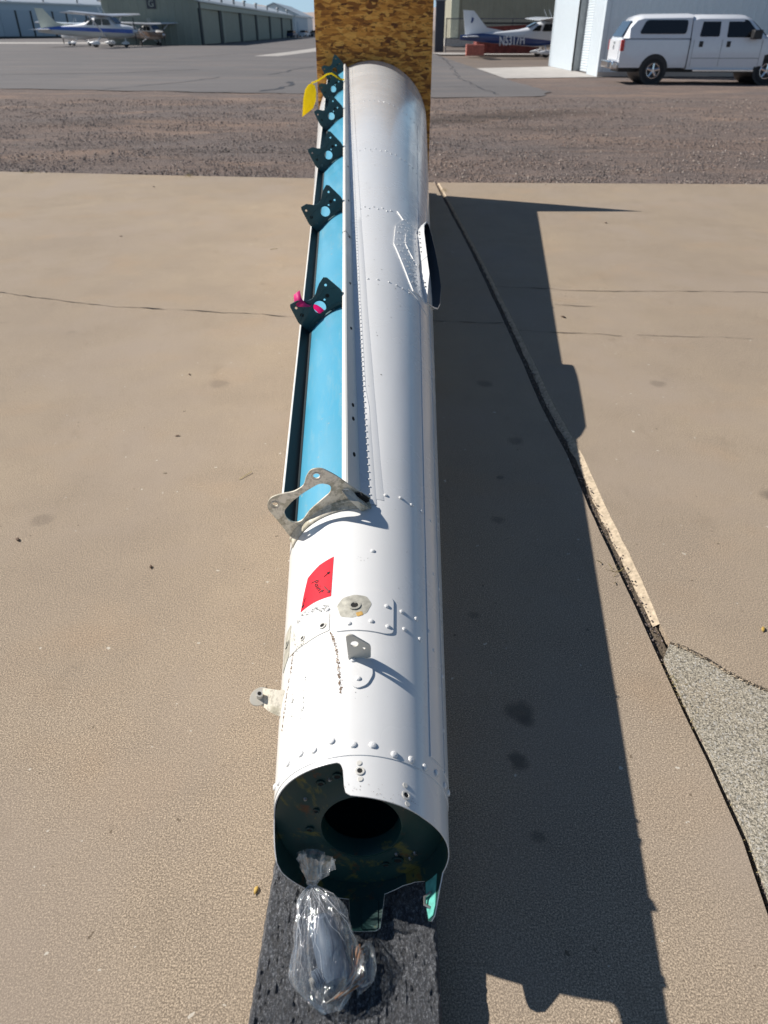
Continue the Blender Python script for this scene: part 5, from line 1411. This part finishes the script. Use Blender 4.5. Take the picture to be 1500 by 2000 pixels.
# loose corner lobe at the right
rings = []
for t in [i / 10 for i in range(11)]:
    c = Vector((-.058 + .042 * t, .645 - .02 * t, .108)); k = math.sin(math.pi * (.12 + .8 * t)); rings.append([fl_(p) for p in bagring(c, Vector((1, -.25, 0)), .04 * k, .017 * k, 11 + t * 2, .35, 40)])
s = MB(); s.loft(rings, caps=False); s.build('bag_corner', M['film'], bag, True)
ac = thing('servo_cylinder', 'slate blue ribbed canister lying inside the clear plastic bag', 'canister', (-.11, .62, .12))
A_, B_ = Vector((-.128, .715, .142)), Vector((-.088, .607, .122))
s = MB(); s.path([A_, A_.lerp(B_, .1), A_.lerp(B_, .45), A_.lerp(B_, .9), B_], [.015, .025, .028, .029, .022], 20); s.build('body', M['slate'], ac, True)
Cc = A_.lerp(B_, .82); Dd = Cc + Vector((-.036, -.022, .002))
s = MB(); s.tube(Cc, Dd, .013, n=20)
for i in range(5): s.tube(Cc.lerp(Dd, .45 + i * .11), Cc.lerp(Dd, .5 + i * .11), .0165, n=20)
s.build('cap', M['slate'], ac, True)
s = MB(); s.tube(Dd, Dd + Vector((-.006, -.004, 0)), .008, n=14); s.build('spout', M['wire2'], ac, True)
s = MB(); q = A_.lerp(B_, .62) + Vector((0, 0, .022)); s.tube(q, q + Vector((0, 0, .005)), .006, n=8); s.tube(q, q + Vector((.009, -.003, .002)), .003, n=6); s.build('fitting', M['brass'], ac, True)
wr = thing('wire_bundle', 'tan and grey wires coiled in the bottom of the clear bag', 'wires', (-.075, .6, .1))
for k in range(9):
    pts = []; ph = random.random() * 6
    for i in range(14):
        t = i / 13; pts.append(Vector((-.052 - .012 * math.sin(t * 3 + ph) - .05 * t ** 3 + .002 * k, .665 - .085 * t + .006 * math.sin(t * 7 + ph), .108 + .01 * math.sin(t * 5 + ph) + .001 * k)))
    s = MB(); s.path(pts, .0018, 6); s.build('wire', M['wire'] if k % 3 else M['wire2'], wr, True)

# ------------------------------------------------------------------ litter on the slab
def leaf(x, y, sz, mat, label, name='dry_leaf', cat='leaf', rz=None, group=None):
    rz = random.random() * 6 if rz is None else rz
    s = MB(); P = []
    for u, v, z in ((-1, 0, .02), (-.4, .38, .22), (.3, .34, .16), (1, .05, .1), (.3, -.3, .24), (-.4, -.4, .1)): P.append((u * sz, v * sz, z * sz + .003))
    P.append((0, 0, .004 + sz * .05))
    s.add(P, [(0, 1, 6), (1, 2, 6), (2, 3, 6), (3, 4, 6), (4, 5, 6), (5, 0, 6)])
    o = s.build(name, mat, None); o.location = (x, y, 0); o.rotation_euler = (0, 0, rz)
    m = o.modifiers.new('solid', 'SOLIDIFY'); m.thickness = .0015
    return tag(o, label, cat, group)
def gp_(px, py):
    th = R(34.2); u = (px - 750) / 1386; v = (py - 1000) / 1386; t = CAM_H / (math.sin(th) + v * math.cos(th)); return u * t, t * (math.cos(th) - v * math.sin(th))
for px, py, sz, mt, lb in [(295, 1108, .012, 'dry_leaf', 'brown leaf scrap on the slab left of the red tape'), (347, 852, .012, 'dry_leaf', 'dark leaf scrap on the slab left of the blue trough'), (370, 732, .012, 'dry_leaf', 'small dark scrap on the slab left of the nearest former'),
                           (1100, 620, .024, 'dry_leaf', 'dark curled leaf on the slab right of the boom shadow'), (1183, 436, .025, 'dry_leaf', 'dark speck on the slab below the board shadow tip'), (300, 365, .03, 'dry_leaf', 'dark leaf near the gravel edge at left'),
                           (500, 1740, .011, 'yellow_leaf', 'yellow leaf on the slab left of the foam pad'), (236, 462, .018, 'dry_leaf', 'dark crumb on the slab at far left'), (1490, 1230, .014, 'yellow_leaf', 'tan leaf at the right edge above the rough patch'), (35, 1055, .016, 'dry_leaf', 'brown scrap at the left edge of the slab')]:
    x, y = gp_(px, py); leaf(x, y, sz, M[mt], lb)
x, y = gp_(480, 930); s = MB(); s.tube((x - .022, y - .03, .003), (x + .022, y + .03, .006), .0016, n=5); tag(s.build('twig', M['straw'], None), 'pale straw twig on the slab left of the hanger bracket', 'twig')
x, y = gp_(535, 487); s = MB(); s.tube((x - .03, y - .01, .003), (x + .03, y + .01, .006), .0018, n=5); tag(s.build('twig', M['straw'], None), 'pale twig on the slab left of the middle formers', 'twig')
def tuft(px, py, n_, sz, z=-.01, spread=.03):
    s = MB()
    x, y = gp_(px, py)
    for _ in range(n_):
        bx_, by_ = x + random.gauss(0, spread * .5), y + random.gauss(0, spread)
        a = random.random() * 6.3; l = sz * random.uniform(.4, 1); c = Vector((bx_, by_, z)); d = Vector((math.cos(a), math.sin(a), random.uniform(.2, .9))).normalized() * l
        w_ = Vector((-math.sin(a), math.cos(a), 0)) * .0009
        s.add([c - w_, c + w_, c + d * .6 + w_ * .7 + Vector((0, 0, l * .1)), c + d, c + d * .6 - w_ * .7 + Vector((0, 0, l * .1))], [(0, 1, 2, 3, 4)])
    o = s.build('dry_grass', M['straw'], None, smooth=False, fix=False); o['kind'] = 'stuff'; return o
tuft(1203, 1115, 14, .05); tuft(1312, 1335, 60, .024); tuft(1340, 1395, 40, .02); tuft(1425, 1590, 16, .018); tuft(868, 372, 120, .02, 0, .06); tuft(1448, 1655, 25, .02)
tuft(60, 338, 30, .06, -.01, .05); tuft(370, 344, 30, .07, -.01, .06)
print('objects', len(bpy.data.objects))
